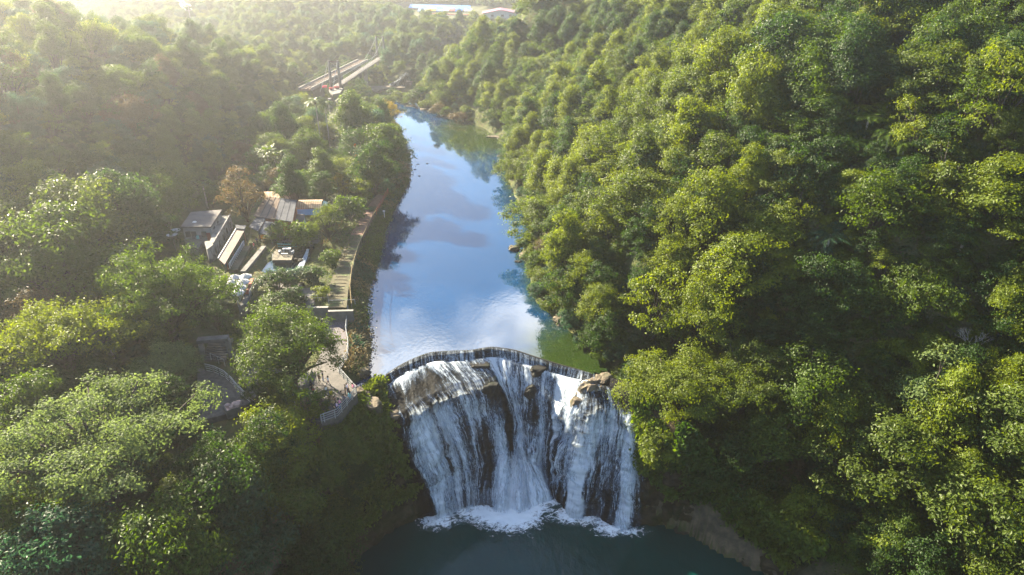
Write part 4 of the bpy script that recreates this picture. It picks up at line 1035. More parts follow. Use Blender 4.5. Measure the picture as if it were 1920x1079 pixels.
# far woods: one mass, lighter crowns set out on points
far = []
for (x0, x1, y0, y1, s, seed) in ((-40, 210, 225, 470, 6.0, 25), (-330, -20, 300, 480, 7.0, 26), (-420, 240, 480, 720, 6.8, 27), (-420, -150, 120, 330, 8.0, 28), (-420, 240, 720, 960, 9, 29)):
    x, y, r = jitter_grid(x0, x1, y0, y1, s, seed); z = hgt(x, y)
    ok_, px, py, dd = in_view(x, y, z + 4, 60, 90)
    _, pxc, pyc, _ = in_view(x, y, z + 5)
    g_ = seg_dist(x, y, GUL); dl = poly_sdf(x, y, LAKE)
    ok_ &= (g_ > 9) & (dl > 2) & ~clear_hit(pxc, pyc, 3.5 / dd * F * .8)
    rt = x > np.interp(y, CEN_Y, CEN_X)
    if seed == 25: ok_ &= rt & (y > 229)
    if seed == 26: ok_ &= ~rt & (y > 327)
    if seed == 28: ok_ &= x < -228
    tz = (y > 500) & (y < 615) & (x > -95) & (x < 8)
    ok_ &= ~tz
    far += [(x[i], y[i], z[i]) for i in np.where(ok_)[0]]
far += REST
print('far', len(far))
def forest_object(name, pts, label, protos, seed, sr=(.75, 1.3), cat='forest'):
    r = np.random.default_rng(seed); pts = np.array(pts); n = len(pts)
    me = bpy.data.meshes.new(name); me.vertices.add(n); me.vertices.foreach_set('co', (pts - np.array([0, 0, .4])).astype(np.float32).ravel())
    for nm, typ, arr in (('scl', 'FLOAT', r.uniform(*sr, n)), ('rot', 'FLOAT', r.uniform(0, 6.28, n)), ('pick', 'INT', r.integers(0, len(protos), n))):
        a = me.attributes.new(nm, typ, 'POINT'); a.data.foreach_set('value', arr.astype(np.float32 if typ == 'FLOAT' else np.int32))
    o = link(name, me); tag(o, label, cat, kind='stuff')
    ng = bpy.data.node_groups.new(name + '_scatter', 'GeometryNodeTree')
    ng.interface.new_socket('Geometry', in_out='INPUT', socket_type='NodeSocketGeometry'); ng.interface.new_socket('Geometry', in_out='OUTPUT', socket_type='NodeSocketGeometry')
    nd = ng.nodes; L = ng.links.new
    gi = nd.new('NodeGroupInput'); go = nd.new('NodeGroupOutput'); jn = nd.new('GeometryNodeJoinGeometry')
    m2p = nd.new('GeometryNodeMeshToPoints'); L(gi.outputs[0], m2p.inputs[0])
    def attr(nm, typ):
        a = nd.new('GeometryNodeInputNamedAttribute'); a.data_type = typ; a.inputs['Name'].default_value = nm; return a.outputs['Attribute']
    rot = nd.new('ShaderNodeCombineXYZ'); L(attr('rot', 'FLOAT'), rot.inputs[2])
    for k, ob in enumerate(protos):
        oi = nd.new('GeometryNodeObjectInfo'); oi.inputs['Object'].default_value = ob; oi.inputs['As Instance'].default_value = True
        cmp_ = nd.new('FunctionNodeCompare'); cmp_.data_type = 'INT'; cmp_.operation = 'EQUAL'
        ii = [s for s in cmp_.inputs if s.type == 'INT']; L(attr('pick', 'INT'), ii[0]); ii[1].default_value = k
        iop = nd.new('GeometryNodeInstanceOnPoints'); L(m2p.outputs[0], iop.inputs['Points']); L(cmp_.outputs[0], iop.inputs['Selection'])
        L(oi.outputs['Geometry'], iop.inputs['Instance']); L(rot.outputs[0], iop.inputs['Rotation']); L(attr('scl', 'FLOAT'), iop.inputs['Scale'])
        L(iop.outputs[0], jn.inputs[0])
    L(jn.outputs[0], go.inputs[0])
    md = o.modifiers.new('scatter', 'NODES'); md.node_group = ng
    return o
fp = np.array(far)
# a few far trees stand as things of their own and lend their crowns to the mass
far_tones = ['mid', 'olive', 'deep', 'yellow', 'mid', 'pale']
order = np.argsort(fp[:, 1] * 1.0); near_far = order[:6]; CROWNS = []
LENT = [('pale round tree beside the white gabled house', 1003, 40, 26.), ('bushy tree below the white gabled house', 955, 62, 27.), ('dark tree left of the market roofs', 745, 50, 27.),
        ('light green tree in front of the market', 820, 45, 27.), ('round tree at the bend above the upper lake', 860, 110, 30.), ('tall pale tree left of the blue market roof', 745, 18, 27.)]
for k, (lb, px, py, zz) in enumerate(LENT):
    q = P(px, py, zz + 4); g = float(hgt(np.array([q.x]), np.array([q.y]))[0])
    t_ = tree(f'f{k % 3}', q.x, q.y, g - .2, 1.2, k, far_tones[k], 'hand', lb)
    CROWNS.append(t_.children[0])
wr = fp[:, 0] > np.interp(fp[:, 1], CEN_Y, CEN_X)
near_pool = {}
for t_ in TREES:
    if t_[2] in ('right', 'left'): near_pool.setdefault((t_[2], t_[1]), t_[0].children[0])
RC = [near_pool[k] for k in (('right', 'mid'), ('right', 'olive'), ('right', 'yellow'), ('right', 'deep'), ('right', 'mid'), ('right', 'olive'), ('right', 'pale')) if k in near_pool]
LC = [near_pool[k] for k in (('left', 'mid'), ('left', 'olive'), ('left', 'deep'), ('left', 'blue'), ('left', 'mid'), ('left', 'yellow'), ('left', 'deep')) if k in near_pool]
forest_object('forest', fp[wr & (fp[:, 1] < 480)], 'dense broadleaf wood covering the far part of the right slope', RC, 1)
forest_object('forest', fp[~wr & (fp[:, 1] < 480)], 'hazy wood on the far left hills and beyond the bridge', LC, 2)
forest_object('forest', fp[fp[:, 1] >= 480], 'distant woods closing the valley behind the market', CROWNS, 3)

# ---- undergrowth: leafy clumps hugging the ground
def undergrowth(name, x, y, z, nrm, size, nleaf, spread, label, tones, seed, cat='undergrowth', hang=0.0):
    r = np.random.default_rng(seed); n = len(x); P0 = np.stack([x, y, z], -1)
    C = P0[:, None, :] + r.normal(size=(n, nleaf, 3)) * spread * np.array([1, 1, .55]) + nrm[:, None, :] * spread * r.uniform(.1, 1.1, (n, nleaf, 1))
    Nr = unit(nrm[:, None, :] * .7 + np.array([0, 0, .5]) + r.normal(size=(n, nleaf, 3)) * .5)
    tint = np.clip(np.repeat(fbm(x * .2, y * .2, s=seed)[:, None], nleaf, 1) * 1.2 - .3 + r.random((n, nleaf)) * .5, 0, 1)
    S = (size * r.uniform(.6, 1.4, (n, 1)) * r.uniform(.7, 1.2, (n, nleaf)))
    dr = np.array([0, 0, -hang]) if hang else None
    me = leaves_mesh(name, C.reshape(-1, 3), Nr.reshape(-1, 3), S.ravel(), LEAF[tones[0]], asp=.5, tint=tint.ravel(), r=r, droop=dr)
    for t_ in tones[1:]: me.materials.append(LEAF[t_])
    mi = np.repeat((fbm(x * .09, y * .09, s=seed + 9) * 1.8 * len(tones) - .4 * len(tones)).clip(0, len(tones) - 1).astype(int), nleaf)
    me.polygons.foreach_set('material_index', mi.astype(np.int32))
    o = link(name, me); tag(o, label, cat, kind='stuff'); return o
def scatter(x0, x1, y0, y1, n, seed, cond):
    r = np.random.default_rng(seed); x = r.uniform(x0, x1, n); y = y0 + (y1 - y0) * r.random(n) ** 1.35
    z = hgt(x, y); ok_, px, py, dd = in_view(x, y, z + 1, 60, 60)
    k = ok_ & cond(x, y, z, px, py); return x[k], y[k], z[k]
rc = lambda x, y, z, px, py: (x > np.interp(y, CEN_Y, CEN_X)) & (poly_sdf(x, y, LAKE) > .2) & (poly_sdf(x, y, POOL) > 2.5) & ~((x < 17) & (y < 86) & (y > 60))
x, y, z = scatter(-30, 125, 36, 300, 17000, 61, rc)
undergrowth('undergrowth', x, y, z, hnorm(x, y), .52, 13, .62, 'leafy undergrowth and ferns between the trees on the right slope', ['deep', 'mid', 'olive', 'mid'], 62)
print('under right', len(x))
BUILT = [[(640,585),(690,360),(735,350),(725,372),(668,580)], [(300,380),(620,340),(650,470),(640,600),(400,620)], [(560,690),(650,580),(665,590),(640,690),(690,745),(635,790),(560,770)], [(360,600),(480,690),(520,790),(420,800),(360,760)]]
def lc(x, y, z, px, py):
    b_ = np.zeros(x.shape, bool)
    for q in BUILT: b_ |= poly_sdf(px, py, q) < 6
    return (x < np.interp(y, CEN_Y, CEN_X)) & (poly_sdf(x, y, LAKE) > .3) & (poly_sdf(x, y, POOL) > 4.2) & ~b_
x, y, z = scatter(-200, -15, 36, 300, 16000, 63, lc)
undergrowth('undergrowth', x, y, z, hnorm(x, y), .5, 11, .55, 'leafy undergrowth on the left bank and hill', ['mid', 'deep', 'olive', 'blue'], 64)
# bushes and ferns filling the ground between the trees: one mass on each side
BUSH = [o.children[0] for o in bpy.data.objects if o.name.startswith('leafy_shrub')]
FERNS = [o.children[0] for o in bpy.data.objects if o.name.startswith('tree_fern')]
def mass(x0, x1, y0, y1, s, seed, cond):
    x, y, r_ = jitter_grid(x0, x1, y0, y1, s, seed); z = hgt(x, y); ok_, px, py, dd = in_view(x, y, z + 1, 60, 60)
    k = ok_ & cond(x, y, z, px, py); return list(zip(x[k], y[k], z[k]))
pr = mass(-30, 125, 30, 130, 1.8, 161, rc) + mass(-30, 125, 130, 300, 3.4, 162, rc)
forest_object('bush_layer', pr, 'bushes and ferns filling the ground under the trees of the right slope', BUSH[:7] + FERNS[:3] + FERNS[2:3], 163, (.5, 1.1), 'bushes')
lc2 = lambda x, y, z, px, py: lc(x, y, z, px, py) & ~clear_hit(px, py, 14)
p3 = mass(-90, -20, 255, 335, 2.8, 167, lambda x, y, z, px, py: (seg_dist(x, y, GUL) > 8.5) & (poly_sdf(x, y, LAKE) > 1.0) & (poly_sdf(px, py, [(735, 120), (772, 120), (772, 168), (735, 168)]) > 0))
pl = p3 + mass(-150, -15, 30, 130, 2.6, 164, lc2) + mass(-200, -20, 130, 300, 4.0, 165, lc2)
forest_object('bush_layer', pl, 'bushes filling the ground under the trees of the left bank and hill', BUSH[:9], 166, (.45, .95), 'bushes')
print('bush', len(pr), len(pl))
# bank plants along the left shore
r = np.random.default_rng(65); pts = [P(*q, LZ) for q in left_px[1:16]]
bx, by = [], []
for a_, b_ in zip(pts[:-1], pts[1:]):
    L_ = (b_ - a_).length; k = int(L_ * 9)
    s = r.random(k); w = r.uniform(.1, 3.4, k); d_ = (b_ - a_).normalized(); nx, ny = -d_.y, d_.x
    bx += list(a_.x + (b_.x - a_.x) * s + nx * w); by += list(a_.y + (b_.y - a_.y) * s + ny * w)
bx = np.array(bx); by = np.array(by); k = poly_sdf(bx, by, LAKE) > 0
bx, by = bx[k], by[k]
undergrowth('bank_plants', bx, by, hgt(bx, by) + .1, np.tile([.3, 0, .95], (len(bx), 1)), .42, 16, .42, 'tangle of shrubs, reeds and ferns along the left shore of the lake', ['mid', 'olive', 'straw', 'blue', 'mid', 'russet'], 66, 'bank plants')
# hanging ferns on the gorge walls
r = np.random.default_rng(67); ii = []; 
for _ in range(10000):
    u_ = r.random(); i = int((u_ * 4.6 if r.random() < .5 else 19.2 + u_ * 4.6) / (len(CC) - 1) * (NU - 1)); vv = r.random() ** 1.5 * 3.4 if ku[i] > 19 else r.random() ** 1.3 * 4.2
    j = int(np.searchsorted(kv, .0 + vv)); ii.append((i, min(j, NV - 1)))
ii = np.array(ii); pos = ROCK[ii[:, 0], ii[:, 1]]; nr = Nn[ii[:, 0], ii[:, 1]]
k = (fbm(pos[:, 0] * .3, pos[:, 1] * .3, pos[:, 2] * .3, s=8) > .38); pos, nr = pos[k], nr[k]
undergrowth('hanging_ferns', pos[:, 0], pos[:, 1], pos[:, 2], nr, .70, 10, .42, 'ferns and grasses hanging from the gorge walls beside the falls', ['deep', 'mid', 'olive', 'deep'], 68, 'ferns', hang=1.1)
# dry canes under the platform and red earth strip by the path
def canes(px0, py0, px1, py1, zg, n, seed, label, tone='straw', h=2.2):
    r = np.random.default_rng(seed); C = []; V, Fq, T = [], [], []
    for i in range(n):
        q = P(r.uniform(px0, px1), r.uniform(py0, py1), zg); g = float(hgt(np.array([q.x]), np.array([q.y]))[0]); a = r.random() * 6.28; L_ = h * r.uniform(.5, 1.2); d_ = Vector((math.cos(a) * .7, math.sin(a) * .7, 1))
        p0 = Vector((q.x, q.y, g)); p1 = p0 + d_ * L_ * .5; p2 = p1 + Vector((d_.x * .7, d_.y * .7, .1)) * L_ * .6; s = Vector((-d_.y, d_.x, 0)) * .07
        b_ = len(V); V += [p0 - s, p0 + s, p1 + s, p1 - s, p2 + s * .3, p2 - s * .3]; Fq += [(b_, b_ + 1, b_ + 2, b_ + 3), (b_ + 3, b_ + 2, b_ + 4, b_ + 5)]; T += [r.random()] * 2
    o = link('dry_canes', fast_mesh('dry_canes', [tuple(v) for v in V], Fq, [LEAF[tone]], False, {'tint': ('FACE', T)})); tag(o, label, 'canes', kind='stuff')
canes(560, 765, 625, 805, 20, 260, 1, 'dry straw-coloured canes bending below the viewing platform')
canes(596, 420, 690, 490, 22.3, 500, 2, 'dry rust-brown brush along the upper side of the log-step path', 'russet', 1.3)
canes(655, 590, 685, 700, 20, 420, 3, 'tall pale grasses on the bank between path and lake', 'straw', 1.5)

canes(606, 440, 668, 575, 22.4, 700, 4, 'short green grass tufts along both edges of the log-step path', 'olive', .5)
r = np.random.default_rng(171); gx, gy = r.uniform(-75, -24, 5200), r.uniform(96, 175, 5200); _, px, py, _ = in_view(gx, gy, hgt(gx, gy))
k = (poly_sdf(px, py, BUILT[1]) < 12) & (poly_sdf(gx, gy, LAKE) > 1); k &= poly_sdf(px, py, [(470, 405), (630, 395), (650, 470), (640, 600), (470, 600)]) < 40
gx, gy = gx[k], gy[k]
undergrowth('ground_cover', gx, gy, hgt(gx, gy), hnorm(gx, gy), .24, 9, .22, 'low weeds and grass on the open ground between the houses', ['mid', 'olive', 'deep', 'straw'], 172, 'grass')
# ------------------------------------------------------------------ built things: helpers
F2 = lambda a, b: (370 + a / 4.497, 560 + b / 4.497)
F3 = lambda a, b: (310 + a / 7.19, 370 + b / 7.19)
F4 = lambda a, b: (440 + a / 7.705, 340 + b / 7.705)
F7 = lambda a, b: (560 + a / 8.3, 670 + b / 8.3)
FB = lambda a, b: (560 + a / 6.745, 60 + b / 6.745)
FT = lambda a, b: (370 + a / 6.35, 620 + b / 6.35)
def pp(pts, z, f=None):
    zz = z if hasattr(z, '__len__') else [z] * len(pts)
    return [P(*(f(*q) if f else q), k) for q, k in zip(pts, zz)]
def slab(name, pts, mat, th=.15, parent=None, below=None):
    """a plate whose top follows the given 3-D points"""
    mb = MB(); mb.prism([(q.x, q.y) for q in pts], [q.z - th for q in pts] if below is None else [below] * len(pts), [q.z for q in pts])
    return mb.build(name, mat, parent)
def inset(pts, k):
    c = sum(pts, Vector((0, 0, 0))) / len(pts); return [c + (q - c) * k for q in pts]
def along(pts, step):
    res = []; carry = 0.0
    for a, b in zip(pts[:-1], pts[1:]):
        L = (b - a).length; s = carry
        while s < L: res.append(a + (b - a) * (s / L)); s += step
        carry = s - L
    res.append(pts[-1]); return res
def railing(label, pts, h=1.1, step=1.7, mat='whitemetal', rails=(1.0, .55, .15), r=.035, name='railing', cat='railing', railmat=None, group=None):
    pts = [Vector(q) for q in pts]; root = thing(name, label, cat, pts[0], group=group); me = None
    for q in along(pts, step):
        if me is None:
            mb = MB().tube([(0, 0, -.15), (0, 0, h)], r * 1.25, 6); po = mb.build('post', M[mat], root); me = po.data
        else: po = link('post', me, root)
        po.location = q - pts[0]
    for k, f in enumerate(rails):
        MB().tube([q - pts[0] + Vector((0, 0, h * f)) for q in pts], r if k == 0 else r * .7, 6).build('top_rail' if k == 0 else 'mid_rail', M[railmat or mat], root)
    return root
def posts(parent, pts, zb, r, mat, name='post'):
    for q in pts: MB().tube([(q.x, q.y, zb), (q.x, q.y, q.z)], r, 6).build(name, M[mat], parent)
def at_origin(root): return root

# ---- paved ground on the left bank
PZ = 20.78
plat = pp([(606,645),(653,645),(652,672),(634,698),(669.5,738.5),(633.5,781),(603,792),(575,782),(558,762),(572,728),(583,697),(598,672)], PZ)
tag(slab('viewing_platform', plat, M['paving'], below=18.2), 'grey paved viewing platform with visitors left of the falls', 'platform')
walk = pp([(611,586),(653.5,584),(649,624.5),(653,644.6),(606,644.6)], PZ - .004)
tag(slab('walkway', walk, M['pavingpurple'], below=18.5), 'purple-grey pebbled walkway under the retaining wall by the lake', 'walkway')
yard = pp([(425,640),(470,640),(520,690),(582.6,697),(571.6,728),(557.6,762),(574.6,782),(520,800),(480,780),(468,735)], PZ - .01)
tag(slab('shaded_yard', yard, M['asphaltish'], below=19), 'dark paved yard in the shade of the round tree', 'paving')
terr = pp([FT(*q) for q in ((0,430),(110,480),(215,505),(330,560),(420,640),(480,720),(560,800),(640,870),(520,905),(340,1000),(0,1080))], PZ + .25)
tag(slab('curved_terrace', terr, M['paving'], below=19), 'curved paved terrace with railing half hidden by the pale tree', 'terrace')
railing('white double-rail fence along the platform edge facing the falls', pp([(652,672),(634,698),(669.5,738.5),(633.5,781),(603,792)], PZ), 1.15, 1.4, 'whitemetal', (1.0, .7, .4, .12), .05)
railing('white fence along the pebbled walkway beside the lake bank', pp([(653.5,584),(649,624.5),(653.5,645),(652,671.5)], PZ), 1.1, 1.6, 'whitemetal', (1.0, .55, .15), .045)
railing('pale curved fence round the terrace below the stairs', [Vector((q.x, q.y, q.z)) for q in pp([FT(*q) for q in ((105,485),(215,510),(330,565),(420,645),(480,722),(560,802),(640,868))], PZ + .25)], 1.2, 1.3, 'paleconcrete', (1.0, .75, .45, .15), .07, railmat='whitemetal')
railing('short white handrail on the shaded stairs', [P(*FT(165, 340), 21.0), P(*FT(330, 415), 20.9)], 1.0, 1.6, 'whitemetal', (1.0,), .04)
# planter with rocks on the terrace
q4 = pp([(300,890),(490,850),(520,905),(345,965)], PZ + 1.0, FT); pr_ = thing('rock_planter', 'square planter box with pinkish rocks on the curved terrace', 'planter')
slab('box', q4, M['concrete'], below=20.5, parent=pr_); slab('soil_bed', [v + Vector((0, 0, .03)) for v in inset(q4, .86)], M['tile'], .1, pr_)
cq = sum(q4, Vector()) / 4
for k, (dx, dy, s) in enumerate(((.5, .25, .7), (-.5, -.1, .45), (.1, -.35, .35))):
    b_ = link('rock', BM[k], pr_); b_.location = cq + Vector((dx, dy, .2)); b_.scale = (s, s * .8, s * .7); b_.material_slots[0].link = 'OBJECT'; b_.material_slots[0].material = M['tile']
# kerb walls round the big tree
for lb, a, b in (('low concrete kerb wall between yard and viewing platform', (583,697), (571,729)), ('low concrete kerb wall left of the round tree in the yard', (480,703), (497,727)), ('low concrete kerb wall along the front of the round tree', (498,728), (545,732))):
    a, b = P(*a, PZ), P(*b, PZ); d = (b - a); MBw = MB().box(((a.x + b.x) / 2, (a.y + b.y) / 2, PZ + .25), (d.length, .4, .6), math.atan2(d.y, d.x)); tag(MBw.build('kerb_wall', M['paleconcrete']), lb, 'wall')
# stairs in the shade with the concrete beam above
st = thing('stairs', 'shaded concrete stairs climbing behind the curved terrace', 'stairs'); a = P(*FT(60, 330), 20.9); b = P(*FT(340, 330), 20.9); u_ = (b - a); L_ = u_.length; ang = math.atan2(u_.y, u_.x)
for k in range(9):
    c = a + u_ * .5; MB().box((c.x - math.sin(ang) * .42 * k, c.y + math.cos(ang) * .42 * k, 20.6 + .17 * k), (L_, .42, .34), ang).build('step', M['concrete'], st)
bb = thing('concrete_portal', 'concrete beam and pillar over the shaded stairs', 'portal'); a = P(*FT(0, 120), 23.4); b = P(*FT(370, 90), 23.4); d = b - a
MB().box(((a.x + b.x) / 2, (a.y + b.y) / 2, 23.4), (d.length, 1.2, .5), math.atan2(d.y, d.x)).build('beam', M['concrete'], bb)
for k, q in enumerate((a + d * .08, a + d * .95)): MB().box((q.x, q.y, 21.5), (.6, .6, 3.6), .1).build('pillar', M['paleconcrete'], bb)
# retaining wall at the head of the walkway, upper garden
def wall(label, a, b, z0, z1, th, mat, name='retaining_wall', cap=None):
    d = b - a; ang = math.atan2(d.y, d.x); o = thing(name, label, 'wall', ((a.x + b.x) / 2, (a.y + b.y) / 2, z0), ang)
    MB().box((0, 0, (z1 - z0) / 2), (d.length, th, z1 - z0)).build('wall_body', M[mat], o)
    if cap: MB().box((0, 0, z1 - z0 + .06), (d.length + .1, th + .16, .12)).build('coping', M[cap], o)
    return o
wall('grey concrete retaining wall with pale coping above the pebbled walkway', P(*F2(1105,105), 22.7), P(*F2(1312,100), 22.7), 19.5, 22.6, .35, 'concrete', cap='paleconcrete')
wall('darker retaining wall stub left of the walkway wall', P(*F2(930,72), 22.8), P(*F2(1100,70), 22.8), 19.5, 22.65, .35, 'concrete', cap='paleconcrete')
railing('thin white rail across the garden terrace', [P(*F2(915, 15), 22.6), P(*F2(1105, 12), 22.6)], .9, 2.0, 'whitemetal', (1.0, .5), .03)
railing('thin white rail across the foot of the log-step path', [P(*F2(1110, 48), 22.6), P(*F2(1330, 42), 22.6)], .7, 2.2, 'whitemetal', (1.0,), .03)
tag(slab('garden_path', pp([(590,615),(1010,605),(965,672),(650,682)], 22.62, F5), M['paving'], below=21.8), 'grey garden path in front of the pond lamps', 'path')
tag(slab('garden_terrace', pp([(950,675),(1150,675),(1140,890),(1040,905),(1005,770)], 22.66, F5), M['paving'], below=21.8), 'grey paved corner beside the lime-green bush', 'terrace')

# ---- log-step path with bamboo handrail
cl = [(630,577),(634,545),(642,515),(653,480),(667,445),(684,412),(700,385),(713,366)]; cw = [20,19,17,14,12,10,8.5,7]
cpts = np.array([list(P(*q, 22.40)) for q in cl]); left_e = np.array([list(P(q[0] - w, q[1], 22.40)) for q, w in zip(cl, cw)]); right_e = np.array([list(P(q[0] + w, q[1], 22.40)) for q, w in zip(cl, cw)])
lf, rt = spline(left_e, 60, 0), spline(right_e, 60, 0)
V = np.concatenate([np.stack([lf, rt], 1).reshape(-1, 3), (np.stack([lf, rt], 1) - np.array([0, 0, .9])).reshape(-1, 3)])
fs = []
for i in range(59):
    a = 2 * i; b = a + 120; fs += [(a, a + 1, a + 3, a + 2), (a + 1, b + 1, b + 3, a + 3), (a, a + 2, b + 2, b)]
M['mossypath'] = surf('mossy_path', (.050, .046, .024), (.085, .072, .042), .9, .95, .5, .04, stain=(.06, .085, .022), sscale=.5)
M['logwood'] = surf('mossy_log', (.075, .062, .040), (.12, .10, .07), 4.0, .9, .4, .02)
M['redpath'] = surf('red_brown_paving', (.11, .06, .043), (.16, .092, .066), 1.4, .9, .4, .03)
me = bpy.data.meshes.new('log_step_path'); me.from_pydata([tuple(v) for v in V], [], fs); me.materials.append(M['mossypath']); me.materials.append(M['redpath'])
me.polygons.foreach_set('material_index', [1 if k // 3 > 34 else 0 for k in range(len(fs))]); me.update()
path = link('log_step_path', me); tag(path, 'mossy log-step path climbing along the left bank of the lake', 'path')
step_me = None; L_ = 0
seg = spline(np.concatenate([lf[:, None], rt[:, None]], 1), 400, 0); acc = 0; last = -9
for i in range(1, 400):
    acc += np.linalg.norm(seg[i].mean(0) - seg[i - 1].mean(0))
    if acc - last > 1.2 and acc < 46:
        last = acc; a, b = Vector(seg[i][0]), Vector(seg[i][1]); d = b - a
        if step_me is None: so = MB().tube([(-.5, 0, 0), (.5, 0, 0)], .055, 7).build('log', M['logwood'], path); step_me = so.data
        else: so = link('log', step_me, path)
        so.location = (a + b) / 2 + Vector((0, 0, .03)); so.rotation_euler = (0, 0, math.atan2(d.y, d.x) + random.uniform(-.05, .05)); so.scale = (d.length * random.uniform(.55, .8), 1, 1)
rl = [(660,579),(657,545),(661,508),(672,470),(690,430),(706,401)]
railing('yellow bamboo handrail on the lake side of the log steps', pp(rl, 22.4), .95, 1.9, 'wood', (1.0,), .045, railmat='bamboo')
railing('red-brown timber fence beside the red path', pp([(706,401),(718,380),(728,361)], 22.6), 1.0, 1.6, 'brickred', (1.0, .5), .06)
sg = thing('notice_post', 'small white notice post on the bank below the red path', 'sign', P(721, 408, 21.2)); MB().box((0, 0, .8), (.12, .12, 1.6)).build('post', M['white'], sg); MB().box((0, -.09, 1.5), (.5, .05, .35)).build('board', M['white'], sg)
# soil strip along the path
# ---- pond garden
pw = watermat('pond_water', (.006, .018, .022), None, 3.0, .3, .05, 1.6)
me = bpy.data.meshes.new('pond'); me.from_pydata([(x_, y_, 22.0) for x_, y_ in POND], [], [tuple(range(len(POND)))]); me.materials.append(pw); me.update(); tag(link('pond', me), kind='structure')
dk = thing('pond_deck', 'timber deck with white table standing in the garden pond', 'deck'); q4 = pp([(605,250),(650,190),(885,190),(865,300),(855,325),(610,325)], 22.95, F5)
slab('frame', [v - Vector((0, 0, .1)) for v in q4], M['darkmetal'], .5, dk)
a, b = q4[5], q4[4]; n_ = 13; up_ = (q4[1] - q4[5])
for k in range(n_):
    p0 = q4[5] + (q4[1] - q4[5]) * ((k + .5) / n_); p1 = q4[4] + (q4[2] - q4[4]) * ((k + .5) / n_); d = p1 - p0
    MB().box(((p0.x + p1.x) / 2, (p0.y + p1.y) / 2, 22.94), (d.length, up_.length / n_ * .86, .07), math.atan2(d.y, d.x)).build('plank', M['wood'], dk)
posts(dk, [v - Vector((0, 0, .2)) for v in inset(q4, .9)], 21.3, .09, 'wood', 'pile')
tb = thing('garden_table', 'white table between two benches on the pond deck', 'table', P(*F5(800, 222), 22.98)); MB().box((0, 0, .72), (1.5, .7, .07)).build('table_top', M['white'], tb)
for sx in (-.6, .6): MB().box((sx, 0, .35), (.08, .5, .7)).build('leg', M['white'], tb)
for lb, fx_, fy_, sz in (('white bench left of the deck table', 708, 232, (.35, .9)), ('white bench right of the deck table', 872, 235, (.35, .9)), ('white bench in front of the deck table', 770, 268, (1.2, .3))):
    be = thing('garden_bench', lb, 'bench', P(*F5(fx_, fy_), 22.98)); MB().box((0, 0, .42), (*sz, .07)).build('seat', M['white'], be)
    for s_ in (-1, 1): MB().box((s_ * sz[0] * .38, 0, .2), (.07, sz[1] * .8, .4)).build('leg', M['white'], be)
railing('teal and yellow fence along the back of the pond deck', [P(*F5(680, 180), 22.95), P(*F5(775, 185), 22.95), P(*F5(935, 182), 22.95)], 1.0, 1.3, 'bamboo', (1.0, .5), .05, railmat='teal')
railing('bamboo rail at the left side of the pond deck', [P(*F5(600, 275), 22.95), P(*F5(665, 190), 22.95)], .9, 1.2, 'bamboo', (1.0,), .05)
fb = thing('footbridge', 'dark footbridge with slatted rails behind the pond deck', 'footbridge'); a, b = P(*F5(650, 62), 23.3), P(*F5(1195, 88), 23.3); d = b - a; ang = math.atan2(d.y, d.x); nrm = Vector((-d.y, d.x, 0)).normalized()
MB().box(((a.x + b.x) / 2, (a.y + b.y) / 2, 23.2), (d.length, 1.4, .18), ang).build('deck', M['concrete'], fb)
for sd in (-1, 1):
    off_ = nrm * .68 * sd; MB().tube([a + off_ + Vector((0, 0, 1.0)), b + off_ + Vector((0, 0, 1.0))], .05, 5).build('top_rail', M['darkmetal'], fb)
    for k in range(19):
        q = a + d * (k / 18) + off_; MB().tube([q, q + Vector((0, 0, 1.0)) + d.normalized() * .45], .05, 5).build('baluster', M['darkmetal'], fb)
for k in range(3):
    q = a + d * ((k + .5) / 3); MB().box((q.x, q.y, 22.2), (.4, 1.0, 2.0), ang).build('pier', M['concrete'], fb)
rf = thing('rock_cascade', 'rockery with white water running into the garden pond', 'rockery')
for k, (fx_, fy_, s) in enumerate(((1040, 185, .55), (1075, 200, .5), (985, 240, .8), (1010, 215, .6), (930, 270, .9), (900, 320, .7), (1100, 170, .6), (960, 330, .6))):
    b_ = link('rock', BM[k % 5], rf); b_.location = P(*F5(fx_, fy_), 22.3); b_.scale = (s, s, s * .8); b_.rotation_euler = (0, 0, k); b_.material_slots[0].link = 'OBJECT'; b_.material_slots[0].material = M['wetrock']
V = []; 
for k in range(12):
    s = k / 11; c = P(*F5(1060 - 110 * s ** 1.3, 185 + 250 * s), 22.75 - .7 * s); w = .25 + .35 * s
    V += [(c.x - w, c.y, c.z), (c.x, c.y, c.z + .08), (c.x + w, c.y, c.z)]
fl_ = fast_mesh('stream', V, grid_faces(3, 12), [M['fallwater']], True, {'flow': ('POINT', np.full(36, .72))}, uv=[(k % 3 * .5, k // 3 * .6) for k in range(36)]); link('stream', fl_, rf)
for k, (fx_, fy_, hpx) in enumerate(((640, 640, 95), (790, 640, 95), (862, 640, 98), (915, 640, 108))):
    q = P(*F5(fx_, fy_), 22.4); lp = thing('garden_lamp', ('white globe lamp at the left of the garden path', 'short white globe lamp in the middle of the garden path', 'white globe lamp left of the taller pair', 'tallest white globe lamp at the right of the garden path')[k], 'lamp', q)
    h_ = (1.7, 1.3, 1.8, 2.0)[k]; MB().tube([(0, 0, -.3), (0, 0, h_)], .045, 6).build('post', M['darkmetal'], lp)
    bm = bmesh.new(); bmesh.ops.create_uvsphere(bm, u_segments=10, v_segments=7, radius=.17); g_ = bpy.data.meshes.new('globe'); bm.to_mesh(g_); bm.free(); g_.materials.append(M['white']); link('globe', g_, lp, (0, 0, h_ + .14))
wall('long low stone wall winding left of the pond', P(*F5(240, 470), 23.2), P(*F5(505, 150), 23.2), 21.6, 23.3, .9, 'concrete', 'stone_wall')
wall('mossy brown retaining wall under the covered walkway', P(*F5(110, 440), 23.5), P(*F5(285, 140), 23.5), 21.6, 23.4, 1.6, 'mossrock')
